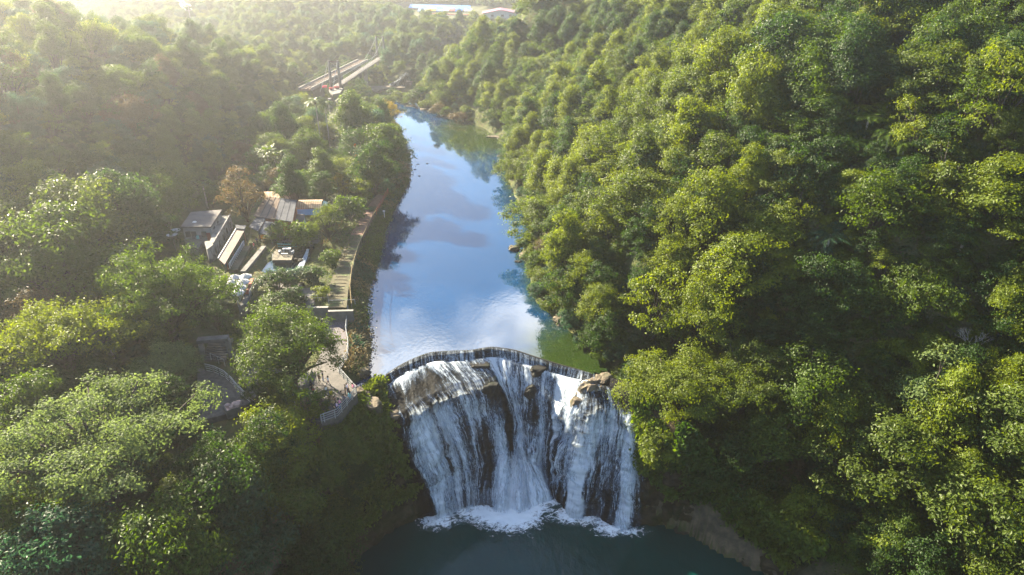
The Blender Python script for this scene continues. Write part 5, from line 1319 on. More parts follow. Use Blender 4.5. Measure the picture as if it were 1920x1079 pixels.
railing('white stubby balustrade beside the covered walkway', [P(*F5(75, 420), 23.5), P(*F5(255, 130), 23.5)], .8, .8, 'white', (1.0,), .07)
# ---- parasols, planter strip and ramp
for k, (fx_, fy_, s) in enumerate(((265, 512, 1.0), (232, 582, 1.0), (188, 652, 1.0), (168, 716, .95), (128, 522, .9), (98, 590, .85))):
    q = P(*F5(fx_, fy_), 24.5); z0 = 22.0; um_ = thing('parasol', ('white parasol nearest the stone wall, at the back of the row', 'second white parasol from the back of the row', 'third white parasol from the back, lying closest to the red bench', 'front white parasol of the row, above the dark tree', 'partly hidden parasol left of the rearmost one', 'partly hidden parasol beside the yellow-green foliage')[k], 'parasol', (q.x, q.y, z0), k * .4, 'white parasols by the ramp')
    R_ = 1.15 * s; n = 8; vs_ = [(0, 0, 2.75)] + [(R_ * .55 * math.cos(j * math.pi / 4), R_ * .55 * math.sin(j * math.pi / 4), 2.5) for j in range(n)] + [(R_ * math.cos(j * math.pi / 4), R_ * math.sin(j * math.pi / 4), 2.22 - (.0 if j % 2 else .0)) for j in range(n)] + [(R_ * math.cos(j * math.pi / 4), R_ * math.sin(j * math.pi / 4), 2.08) for j in range(n)]
    fs_ = [(0, 1 + j, 1 + (j + 1) % n) for j in range(n)] + [(1 + j, 9 + j, 9 + (j + 1) % n, 1 + (j + 1) % n) for j in range(n)] + [(9 + j, 17 + j, 17 + (j + 1) % n, 9 + (j + 1) % n) for j in range(n)]
    MB().add(vs_, fs_).build('canopy', M['umbrella'], um_); MB().tube([(0, 0, -.3), (0, 0, 2.8)], .035, 6).build('pole', M['greymetal'], um_)
    MB().box((0, 0, .05), (.6, .6, .12)).build('base', M['concrete'], um_)
rb = thing('red_bench', 'long red timber bench beside the white parasols', 'bench'); q4 = pp([(330,560),(375,555),(310,745),(270,750)], 23.1, F5); slab('seat', q4, M['brickred'], .12, rb)
posts(rb, [v - Vector((0, 0, .05)) for v in inset(q4, .9)], 21.8, .07, 'brickred', 'leg')
tag(slab('ramp', pp([(270,760),(345,720),(290,890),(180,915)], [22.9, 22.9, 22.75, 22.75], F5), M['concrete'], below=21), 'grey ramp between two handrails below the parasols', 'ramp')
railing('white handrail on the left of the ramp', [P(*F5(275, 735), 22.9), P(*F5(182, 908), 22.75)], .9, 1.5, 'whitemetal', (1.0, .5), .045)
railing('white handrail on the right of the ramp', [P(*F5(410, 610), 22.8), P(*F5(330, 790), 22.8)], .9, 1.5, 'whitemetal', (1.0, .5), .045)

# ---- concrete house
GZ0 = 21.6
h1 = thing('concrete_house', 'old concrete house with flat grey roof and white tank', 'house'); roof = pp([(345,200),(762,168),(612,395),(205,400)], 27.0, F3)
slab('wall', [v - Vector((0, 0, .3)) for v in inset(roof, .93)], M['whitewall'], parent=h1, below=GZ0); slab('roof', roof, M['roofgrey'], .3, h1)
w3, w2 = roof[3], roof[2]; d = w2 - w3; fr = inset(roof, .93); a, b = fr[3], fr[2]; d = b - a; n_ = Vector((d.y, -d.x, 0)).normalized(); ang = math.atan2(d.y, d.x)
for k, (s, wv, hv, zc, mt, nm) in enumerate(((.15, .9, 1.0, 25.4, 'glassdark', 'window'), (.36, .9, 1.0, 25.4, 'glassdark', 'window'), (.72, .9, 1.1, 25.3, 'glassdark', 'window'), (.88, .7, 2.0, 24.6, 'brickred', 'door'))):
    c = a + d * s + n_ * .03; wo = MB().box((c.x, c.y, zc), (wv, .08, hv), ang).build(nm, M[mt], h1); MB().box((c.x + n_.x * .05, c.y + n_.y * .05, zc - hv / 2 - .06), (wv + .2, .12, .08), ang).build('sill', M['paleconcrete'], wo)
a, b = fr[2], fr[1]; d = b - a; n_ = Vector((d.y, -d.x, 0)).normalized(); ang2 = math.atan2(d.y, d.x)
for s in (.25, .6):
    c = a + d * s + n_ * .03; MB().box((c.x, c.y, 25.5), (.9, .08, .9), ang2).build('window', M['glassdark'], h1)
c = P(*F3(420, 455), 25.2); MB().tube([(c.x, c.y, 24.2), (c.x, c.y, 27.0), (c.x, c.y, 27.15)], [.42, .42, .25], 12).build('water_tank', M['white'], h1)
annex = pp([(245,565),(505,600),(445,700),(300,640)], 24.4, F3); slab('annex_roof', annex, M['roofgrey'], .2, h1); slab('annex_wall', [v - Vector((0, 0, .2)) for v in inset(annex, .94)], M['stainwall'], parent=h1, below=GZ0)
for k, (fx_, fy_, mt) in enumerate(((380, 520, 'darkmetal'), (405, 515, 'brickred'), (435, 520, 'teal'), (475, 520, 'greymetal'), (540, 510, 'brickred'))):
    c = P(*F3(fx_, fy_), 25.0); cr_ = thing('crate', ('dark crate on the annex of the concrete house', 'red crate beside the white tank', 'teal crate right of the white tank', 'grey crate near the corner of the concrete house', 'maroon crate stack at the house corner')[k], 'crate', (c.x, c.y, 24.42)); MB().box((0, 0, .3), (.5, .5, .6), .3).build('box', M[mt], cr_); MB().box((0, 0, .63), (.54, .54, .06), .3).build('lid', M[mt], cr_)
for k, (fx_, fy_) in enumerate(((130, 450), (90, 508))):
    c = P(*F3(fx_, fy_), 25.3); sd = thing('satellite_dish', ('upper white satellite dish beside the concrete house', 'lower white satellite dish beside the concrete house')[k], 'dish', (c.x, c.y, 22.3)); h_ = 3.0; vs_ = [(0, 0, h_ - .25)]; fs_ = []
    for ri, (rr, zz) in enumerate(((.4, -.2), (.75, -.08), (1.0, .06))):
        for j in range(14): vs_.append((rr * math.cos(j * math.pi / 7), rr * math.sin(j * math.pi / 7), h_ + zz))
    fs_ += [(0, 1 + j, 1 + (j + 1) % 14) for j in range(14)] + [(1 + 14 * ri + j, 15 + 14 * ri + j, 15 + 14 * ri + (j + 1) % 14, 1 + 14 * ri + (j + 1) % 14) for ri in (0, 1) for j in range(14)]
    MB().add(vs_, fs_).build('bowl', M['white'], sd, True); MB().tube([(0, 0, -.5), (0, 0, h_ - .25)], .06, 6).build('mast', M['greymetal'], sd); MB().tube([(0, 0, h_ - .2), (.2, -.2, h_ + .6)], .03, 5).build('feed_arm', M['greymetal'], sd)
# ---- white-roofed terrace building with the stained wall
h2 = thing('terrace_building', 'long building with white roof terrace and black-stained side wall', 'building'); tp = pp([(718,252),(882,243),(650,640),(560,705),(525,600),(600,592)], 25.6, F3)
slab('wall', tp, M['stainwall'], parent=h2, below=GZ0); slab('roof_terrace', [v + Vector((0, 0, .004)) for v in inset(tp, .97)], M['paleconcrete'], .1, h2)
a, b = tp[1], tp[2]; d = b - a; ang = math.atan2(d.y, d.x); n_ = Vector((d.y, -d.x, 0)).normalized(); n_ = n_ if n_.x > 0 else -n_
MB().box(((a.x + b.x) / 2, (a.y + b.y) / 2, 25.75), (d.length, .22, .55), ang).build('parapet', M['stainwall'], h2)
for k in range(9):
    c = a + d * ((k + .6) / 9.4) + n_ * .04; MB().box((c.x, c.y, 24.0), (.22, .14, 2.9), ang).build('buttress', M['whitewall'], h2)
    if k % 2 == 0: c = a + d * ((k + 1.1) / 9.4) + n_ * .02; MB().box((c.x, c.y, 24.2), (.7, .1, 1.1), ang).build('window', M['glassdark'], h2)
# ---- covered walkway
h3 = thing('covered_walkway', 'covered walkway with long tan roof beside the stained wall', 'walkway'); tp = pp([(968,405),(1078,432),(800,905),(712,828)], 24.9, F3); slab('roof', tp, M['rooftan'], .14, h3)
a, b = tp[0], tp[3]; d = b - a; MB().box(((a.x + b.x) / 2, (a.y + b.y) / 2, 24.95), (d.length, .16, .2), math.atan2(d.y, d.x)).build('edge_trim', M['white'], h3)
posts(h3, [tp[0] + (tp[3] - tp[0]) * k - Vector((0, 0, .12)) for k in (.08, .35, .65, .92)] + [tp[1] + (tp[2] - tp[1]) * k - Vector((0, 0, .12)) for k in (.08, .35, .65, .92)], GZ0, .08, 'brickred')
slab('end_roof', pp([(945,372),(1088,380),(1066,432),(950,418)], 25.2, F3), M['roofslate'], .12, h3)
# ---- big hall with lean-to roofs
h4 = thing('roofed_hall', 'large open hall with brown and blue-grey sheet roof', 'hall'); A = pp([(440,215),(660,245),(590,552),(272,502)], [27.4, 27.4, 25.9, 25.9], F4); B = pp([(660.5,245),(897,276),(836,588),(590.5,552)], [27.4, 27.4, 25.9, 25.9], F4)
slab('roof_brown', A, M['roofbrown'], .14, h4); slab('roof_slate', [v + Vector((0, 0, .02)) for v in B], M['roofslate'], .14, h4)
al = inset([A[0], B[1], B[2], A[3]], .92); slab('wall', [v - Vector((0, 0, .5)) for v in al], M['brickred'], parent=h4, below=GZ0)
for k in range(1, 6):
    p0 = A[0] + (B[1] - A[0]) * (k / 6); p1 = A[3] + (B[2] - A[3]) * (k / 6); MB().tube([p0 + Vector((0, 0, .03)), p1 + Vector((0, 0, .03))], .05, 5).build('seam', M['roofslate'], h4)
lA = pp([(345,480),(446,548),(340,724),(206,656)], [25.8, 25.8, 24.9, 24.9], F4); lB = pp([(440,575),(614,602),(515,788),(343,744)], [25.6, 25.6, 24.6, 24.6], F4)
slab('porch_roof', lA, M['roofslate'], .1, h4); slab('porch_roof', lB, M['roofslate'], .1, h4)
posts(h4, [v - Vector((0, 0, .1)) for v in inset(lA, .92) + inset(lB, .92)], GZ0, .07, 'wood')
cu = thing('orange_curtain', 'orange cloth glowing under the porch roof of the hall', 'cloth', P(*F4(400, 805), 23.6)); MB().box((0, 0, 0), (1.3, .06, .8), .1).build('cloth', M['orangeglow'], cu); MB().tube([(-.7, 0, .42), (.7, .1, .42)], .03, 5).build('rod', M['wood'], cu)
# ---- striped tents
def tent(label, quad, wallmat=None, stripes=12, gable=.55, zb=22.0):
    """quad: back-left, back-right, front-right, front-left of the eaves"""
    o = thing('striped_tent', label, 'tent'); bl, br, fr_, fl = quad
    for k in range(stripes):
        s0, s1 = k / stripes, (k + 1) / stripes; L = lambda u, v: (bl + (br - bl) * u) * (1 - v) + (fl + (fr_ - fl) * u) * v
        mb = MB(); V = []
        for v in (0, .25, .5, .75, 1):
            zz = gable * math.sin(math.pi * v); V += [L(s0, v) + Vector((0, 0, zz)), L(s1, v) + Vector((0, 0, zz))]
        V += [L(s0, 1) - Vector((0, 0, .28)), L((s0 + s1) / 2, 1) - Vector((0, 0, .4)), L(s1, 1) - Vector((0, 0, .28))]
        mb.add(V, [(2 * i, 2 * i + 1, 2 * i + 3, 2 * i + 2) for i in range(4)] + [(8, 9, 12, 11, 10)]); mb.build('canvas_strip', M['cream' if k % 2 else 'creamstripe'], o)
    posts(o, [q - Vector((0, 0, .05)) for q in inset(list(quad), .96)], zb - .4, .05, 'whitemetal')
    return o
t1 = pp([(925,272),(1282,266),(1252,386),(888,391)], [25.5, 25.5, 25.0, 25.0], F4); o_ = tent('striped cream and tan tent with blue side panel', t1, stripes=22)
slab('side_canvas', pp([(1284,280),(1348,306),(1322,406),(1256,387)], [25.5, 25.0, 24.6, 25.0], F4), M['mint'], .05, o_)
d = t1[2] - t1[3]; c = (t1[2] + t1[3]) / 2; MB().box((c.x, c.y, 24.1), (d.length * .94, .08, 1.3), math.atan2(d.y, d.x)).build('side_panel', M['bluepanel'], o_)
tent('plain cream tent behind the big hall roof', pp([(420,152),(692,150),(645,250),(450,216)], [26.2, 26.2, 26.0, 26.0], F4), stripes=8, gable=.2)
tent('small steep striped tent behind the hall', pp([(720,150),(842,132),(806,262),(655,256)], [26.4, 26.4, 25.6, 25.6], F4), stripes=10, gable=.9)
aw = thing('red_awning', 'small crimson awning among trees behind the hall', 'awning'); q4 = pp([(930,42),(1050,38),(1052,78),(930,80)], [25.4, 25.4, 24.8, 24.8], F4); slab('canvas', q4, M['pinkred'], .06, aw); posts(aw, [v - Vector((0, 0, .05)) for v in inset(q4, .9)], 21.8, .05, 'darkmetal')
h5 = thing('kiosk', 'low grey-roofed kiosk with pale blue front below the striped tent', 'kiosk'); q4 = pp([(866,480),(1015,478),(1002,592),(850,592)], [24.6, 24.6, 24.3, 24.3], F4); slab('roof', q4, M['roofgrey'], .12, h5); slab('wall', [v - Vector((0, 0, .2)) for v in inset(q4, .9)], M['skypanel'], parent=h5, below=GZ0)
a, b = inset(q4, .9)[3], inset(q4, .9)[2]; d = b - a; MB().box(((a.x + b.x) / 2, (a.y + b.y) / 2 - .03, 23.3), (d.length * .5, .06, .9), math.atan2(d.y, d.x)).build('counter_window', M['glassdark'], h5)
gr = thing('lawn_shed', 'dark small-roofed shelter beside the lawn below the palms', 'shelter'); q4 = pp([(588,287),(606,286),(604,293),(588,294)], 24.6); slab('roof', q4, M['roofgrey'], .15, gr); posts(gr, inset(q4, .9), 21.8, .07, 'wood')
tag(slab('garden_lawn', pp([(602,312),(640,308),(646,326),(606,330)], 22.75), surf('lawn', (.05, .10, .018), (.08, .14, .025), 1.5, .95, .4, .03), below=21.8), 'small bright lawn below the tall palms', 'lawn')
tag(slab('dirt_yard', pp([(590,330),(628,330),(620,345),(585,342)], 22.72), M['soil'], below=21.8), 'bare reddish yard next to the small lawn', 'yard')
for k, (px_, py_) in enumerate(((604, 326), (609, 330))):
    c = P(px_, py_, 22.8); g = thing('white_statue', ('white standing statue on the lawn, left of two', 'white standing statue on the lawn, right of two')[k], 'statue', c); MB().box((0, 0, .25), (.5, .5, .5)).build('plinth', M['paleconcrete'], g); MB().tube([(0, 0, .5), (0, 0, 1.0), (.03, 0, 1.5), (0, 0, 1.75), (0, 0, 1.85), (0, 0, 2.1), (0, 0, 2.2)], [.24, .2, .27, .1, .14, .15, .04], 9).build('figure', M['white'], g, True)

# ---- suspension bridge and railway bridge
sb = thing('suspension_bridge', 'narrow suspension footbridge with two grey towers over the river', 'bridge'); NA, NB = P(*FB(470, 690), 28.0), P(*FB(1042, 318), 28.0); d = NB - NA; dn = d.normalized(); sd = Vector((-dn.y, dn.x, 0)) * -1; ang = math.atan2(d.y, d.x)
W_ = 1.55; TH = 8.9
def at(s, off=0, z=0): return NA + d * s + sd * off + Vector((0, 0, z))
c = at(.5); MB().box((c.x, c.y, 27.75), (d.length, W_ * 1.7, .4), ang).build('deck', M['concrete'], sb)
for o1 in (-.7, .7): MB().box((at(.5, o1).x, at(.5, o1).y, 28.0), (d.length, .35, .10), ang).build('deck_plank', M['rooftan'], sb)
for k, s in enumerate((0.0, 1.0)):
    tw = thing('tower', None, None); tw.parent = sb; 
    for o1 in (-W_, W_): MB().tube([at(s, o1 * 1.25, -8 if k == 0 else -6), at(s, o1 * 1.1, 0), at(s, o1, TH)], [.62, .55, .40], 4).build('leg', M['concrete'], tw)
    for zz in (TH - .4,): MB().tube([at(s, -W_, zz), at(s, W_, zz)], .22, 4).build('cross_beam', M['roofbrown'], tw)
for o1 in (-W_, W_):
    cab = [at(s, o1, 1.4 + (TH - 1.6) * (2 * s - 1) ** 2) for s in np.linspace(0, 1, 25)]; MB().tube(cab, .045, 5).build('main_cable', M['whitemetal'], sb)
    MB().tube([at(0, o1, TH - .2), at(-.16, o1 * 1.4, .2)], .07, 5).build('back_stay', M['whitemetal'], sb)
    for k in range(1, 24):
        q = cab[k]; base_ = at(k / 24, o1, 0); MB().tube([base_, q], .018, 4).build('hanger', M['whitemetal'], sb)
    MB().tube([at(0, o1, 1.1), at(1, o1, 1.1)], .05, 5).build('handrail', M['whitemetal'], sb)
ld = slab('landing', pp([(380,735),(440,700),(560,715),(520,775),(430,790)], 27.6, FB), M['concrete'], .7, sb)
for k, (fx_, fy_) in enumerate(((490, 800), (395, 860))):
    c = P(*FB(fx_, fy_), 26.5); MB().tube([(c.x, c.y, 18), (c.x, c.y, 27.0)], [.75, .6], 8).build('pier', M['paleconcrete'], sb)
for k, (fx_, fy_, mt, lb) in enumerate(((415, 715, 'red', 'red banner box on the bridge landing, left one'), (485, 700, 'red', 'red banner box on the bridge landing beside the tower'), (330, 695, 'pinkred', 'red stall roof left of the bridge landing'))):
    c = P(*FB(fx_, fy_), 28.2); g = thing('banner_box', lb, 'banner', (c.x, c.y, 27.6)); MB().box((0, 0, .6), (1.6, .5, .7), .4).build('panel', M[mt], g); MB().box((0, 0, .15), (1.2, .4, .3), .4).build('plinth', M['concrete'], g)
rb = thing('railway_bridge', 'rust-coloured railway girder bridge left of the suspension bridge', 'bridge'); RA, RB = P(*FB(175, 668), 28.0), P(*FB(815, 352), 28.0); d2 = RB - RA; RA2 = RA - d2 * .12; d2 = RB - RA2; ang = math.atan2(d2.y, d2.x); n2 = Vector((-d2.y, d2.x, 0)).normalized(); c = (RA2 + RB) / 2
MB().box((c.x, c.y, 27.5), (d2.length, 4.4, .6), ang).build('deck', M['railrust'], rb)
for o1 in (-2.2, 2.2): MB().box((c.x + n2.x * o1, c.y + n2.y * o1, 27.75), (d2.length, .45, 1.1), ang).build('girder', M['paleconcrete'], rb)
for o1 in (-.75, .75): MB().box((c.x + n2.x * o1, c.y + n2.y * o1, 27.92), (d2.length, .14, .2), ang).build('rail', M['rooftan'], rb)
for o1 in (-2.4, 2.4): MB().tube([RA2 + n2 * o1 + Vector((0, 0, 1.3)), RB + n2 * o1 + Vector((0, 0, 1.3))], .06, 5).build('guard_rail', M['bamboo'], rb)
for s in (.18, .5, .84): c = RA2 + d2 * s; MB().box((c.x, c.y, 22.5), (1.6, 4.0, 10), ang).build('pier', M['concrete'], rb)
bp_ = P(*FB(850, 580), 23); MB().box((bp_.x, bp_.y, 22.5), (1.6, 2.6, 9.5), .2).build('pier', M['paleconcrete'], sb)
# up-river cascade and its ledge
cs = thing('small_cascade', 'small white cascade beyond the bridge at the head of the lake', 'cascade'); top0, top1 = P(*FB(1335, 525), 26.0), P(*FB(1385, 528), 26.0); b0, b1 = P(*FB(1140, 680), 20.4), P(*FB(1335, 682), 20.4)
V = []; uvs = []; fl_ = []
for i in range(25):
    for j in range(25):
        s, v = i / 24, j / 24; q = (top0 + (top1 - top0) * s) * (1 - v) + (b0 + (b1 - b0) * s) * v + Vector((0, 0, .35 * math.sin(v * 9 + s * 3))); V.append(q); uvs.append((s * 5, v * 8)); fl_.append(.22 + .5 * float(vnoise(s * 6, v * 1.5, s=4)))
gf = np.array([(i * 25 + j, (i + 1) * 25 + j, (i + 1) * 25 + j + 1, i * 25 + j + 1) for i in range(24) for j in range(24)])
rk_ = fast_mesh('rock_face', [tuple(q + Vector((0, .8, -.35))) for q in V], gf, [M['wetrock']], True); link('rock_face', rk_, cs)
link('water_sheet', fast_mesh('water_sheet', [tuple(q) for q in V], gf, [M['fallwater']], True, {'flow': ('POINT', fl_)}, uv=uvs), cs)
lg = slab('river_ledge', pp([(720,690),(1080,680),(1340,684),(1345,705),(1080,715),(900,740),(720,730)], 20.6, FB), M['rock'], below=17.5); tag(lg, 'flat pale rock ledge across the river below the cascade', 'rock')
for k, (fx_, fy_, s) in enumerate(((800, 720, 2.2), (960, 765, 1.6), (1000, 745, 1.3), (1380, 650, 2.4))):
    boulder(*FB(fx_, fy_), 20.3, (s, s * .8, s * .5), ('wide flat rock under the bridge by the upper river', 'rock below the ledge with a trickle of water', 'small rock on the ledge below the bridge', 'rock shoulder right of the small cascade')[k], k, k)
# ---- white gabled house, market and poles in the distance
F6 = lambda a, b: (700 + a / 6, b / 6)
GH = 24.0
def yz(px_, py_, Y): d_ = ray(px_, py_); t_ = Y / d_[1]; return Vector((d_[0] * t_, Y, CAMZ + d_[2] * t_))
h6 = thing('gabled_house', 'white two-storey house with maroon-edged gable roof and three windows', 'house'); Yh = 505.0
pl_ = [yz(*F6(1232, 210), Yh), yz(*F6(1618, 208), Yh), yz(*F6(1618, 158), Yh), yz(*F6(1428, 120), Yh), yz(*F6(1240, 158), Yh)]
fv = [(q.x, q.y, q.z) for q in pl_]; n = 5; bv = [(x_, y_ + 16, z_) for x_, y_, z_ in fv]
MB().add(fv + bv, [(0, 1, 2, 3, 4)] + [(i, i + n, (i + 1) % n + n, (i + 1) % n) for i in range(n)] + [tuple(range(2 * n - 1, n - 1, -1))]).build('upper_wall', M['white'], h6)
rf = MB(); e = .7
for i0, i1 in ((4, 3), (3, 2)):
    a, b = Vector(fv[i0]), Vector(fv[i1]); dd_ = (b - a).normalized(); a2 = a - dd_ * (1.2 if i0 == 4 else 0); b2 = b + dd_ * (1.2 if i1 == 2 else 0); u3 = Vector((0, 0, .12)); u4 = Vector((0, 0, .5))
    rf.add([a2 + Vector((0, -e, 0)) + u3, b2 + Vector((0, -e, 0)) + u3, b2 + Vector((0, 17, 0)) + u3, a2 + Vector((0, 17, 0)) + u3, a2 + Vector((0, -e, 0)) + u4, b2 + Vector((0, -e, 0)) + u4, b2 + Vector((0, 17, 0)) + u4, a2 + Vector((0, 17, 0)) + u4], [(3, 2, 1, 0), (4, 5, 6, 7), (0, 1, 5, 4), (1, 2, 6, 5), (2, 3, 7, 6), (3, 0, 4, 7)])
rf.build('roof', M['maroon'], h6)
lo = [yz(*F6(1250, 212), Yh + 1.5), yz(*F6(1690, 215), Yh + 1.5)]; MB().prism([(lo[0].x, Yh + 1.2), (lo[1].x, Yh + 1.2), (lo[1].x, Yh + 15), (lo[0].x, Yh + 15)], GH - 6, lo[0].z).build('lower_wall', M['whitewall'], h6)
for fx_, fy_ in ((1338, 178), (1452, 177), (1540, 176)):
    q = yz(fx_ / 6 + 700, fy_ / 6, Yh - .06); wo = MB().box((q.x, q.y, q.z), (1.9, .15, 1.2)).build('window', M['glassdark'], h6); MB().box((q.x, q.y - .08, q.z - .75), (2.2, .3, .18)).build('sill', M['paleconcrete'], wo)
q = yz(*F6(1640, 240), Yh + 1.1); MB().box((q.x, q.y, q.z), (2.0, .15, 1.6)).build('window', M['skypanel'], h6)
mk = thing('market_roof', 'long bright blue sheet roof over the far market', 'market hall'); a, b = yz(*F6(395, 88), 600), yz(*F6(1085, 104), 580); hroof = Vector((0, 0, 1.6)); back = Vector((0, 12, 1.6))
MB().add([a, b, b + back, a + back, a - Vector((0, 0, .3)), b - Vector((0, 0, .3)), b + back - Vector((0, 0, .3)), a + back - Vector((0, 0, .3))], [(0, 1, 2, 3), (7, 6, 5, 4), (0, 4, 5, 1), (1, 5, 6, 2), (2, 6, 7, 3), (3, 7, 4, 0)]).build('roof', M['blueroof'], mk)
for k in range(9):
    q = a + (b - a) * (k / 8) + Vector((0, 1, -.3)); MB().tube([(q.x, q.y, GH - 2), q], .2, 5).build('post', M['whitemetal'], mk)
for k, (f0, f1, fy_, mt, lb) in enumerate(((500, 570, 130, 'bluepanel', 'blue stall at the left end of the market'), (570, 640, 128, 'cream', 'cream stall left of the market centre'), (645, 705, 125, 'orangeglow', 'orange stall in the market'), (705, 780, 130, 'bluepanel', 'second blue stall in the market'), (785, 850, 128, 'white', 'white stall in the middle of the market'), (855, 915, 126, 'red', 'red stall in the market'), (920, 1000, 132, 'blueroof', 'deep blue stall right of the red one'), (1020, 1110, 130, 'white', 'white stall with pinkish side at the right end of the market'))):
    q0, q1 = yz(*F6(f0, fy_ + 14), 578), yz(*F6(f1, fy_ + 14), 578); hh = 2.6; s_ = thing('market_stall', lb, 'stall', ((q0.x + q1.x) / 2, 578, q0.z - 1)); w_ = (q1.x - q0.x) * .9
    MB().prism([(-w_ / 2, 0), (w_ / 2, 0), (w_ / 2, 4), (-w_ / 2, 4)], -3, 1.6).build('counter', M['white'], s_); MB().prism([(-w_ * .55, -1), (w_ * .55, -1), (w_ * .55, 4.5), (-w_ * .55, 4.5)], 1.9, [2.2, 2.2, 3.6, 3.6]).build('awning', M[mt], s_)
a, b = yz(*F6(640, 160), 560), yz(*F6(1240, 182), 545); d = b - a; tw = thing('terrace_wall', 'long white terrace wall with red edge below the market', 'wall'); MB().box(((a.x + b.x) / 2, (a.y + b.y) / 2, a.z - 1.5), (d.length, .6, 3.4), math.atan2(d.y, d.x)).build('wall_body', M['white'], tw); MB().box(((a.x + b.x) / 2, (a.y + b.y) / 2, a.z + .36), (d.length, .9, .3), math.atan2(d.y, d.x)).build('coping', M['red'], tw)
for k, (px_, py_, Y_) in enumerate(((772, 8, 590), (861, 12, 600), (866, 14, 585))):
    q = yz(px_, py_, Y_); g = thing('lamp_mast', ('grey lamp mast at the left end of the blue market roof', 'tall grey mast behind the market, left of a pair', 'tall grey mast behind the market, right of a pair')[k], 'mast', (q.x, q.y, GH - 1)); MB().tube([(0, 0, 0), (0, 0, 16)], [.22, .12], 6).build('pole', M['greymetal'], g); MB().box((0, 0, 15.8), (1.6, .3, .3)).build('lamp_head', M['greymetal'], g)
# power pole and wires on the left ridge
q = hit(362, 60); pw_ = thing('power_pole', 'grey power pole with insulators on the sunlit left ridge', 'pole', q); hh = 13.0
MB().tube([(0, 0, -1), (0, 0, hh)], [.22, .15], 7).build('pole', M['greymetal'], pw_)
for k, zz in enumerate((hh - .3, hh - 2.2)): MB().box((0, 0, zz), (3.4, .2, .2), .5).build('crossarm', M['greymetal'], pw_)
for k in range(4):
    c = Vector(((-1.5, 1.5)[k % 2] * math.cos(.5), (-1.5, 1.5)[k % 2] * math.sin(.5), (hh, hh - 1.9)[k // 2])); MB().tube([c, c + Vector((0, 0, .45))], .13, 6).build('insulator', M['white'], pw_)
    e_ = Vector((-34, 62, 4 + (k // 2) * -1.9 + hh)); pts_ = [c + (e_ - c) * s - Vector((0, 0, 9 * s * (1 - s))) + Vector((0, 0, .4)) for s in np.linspace(0, 1, 14)]; MB().tube(pts_, .06, 4).build('wire', M['whitemetal'], pw_)

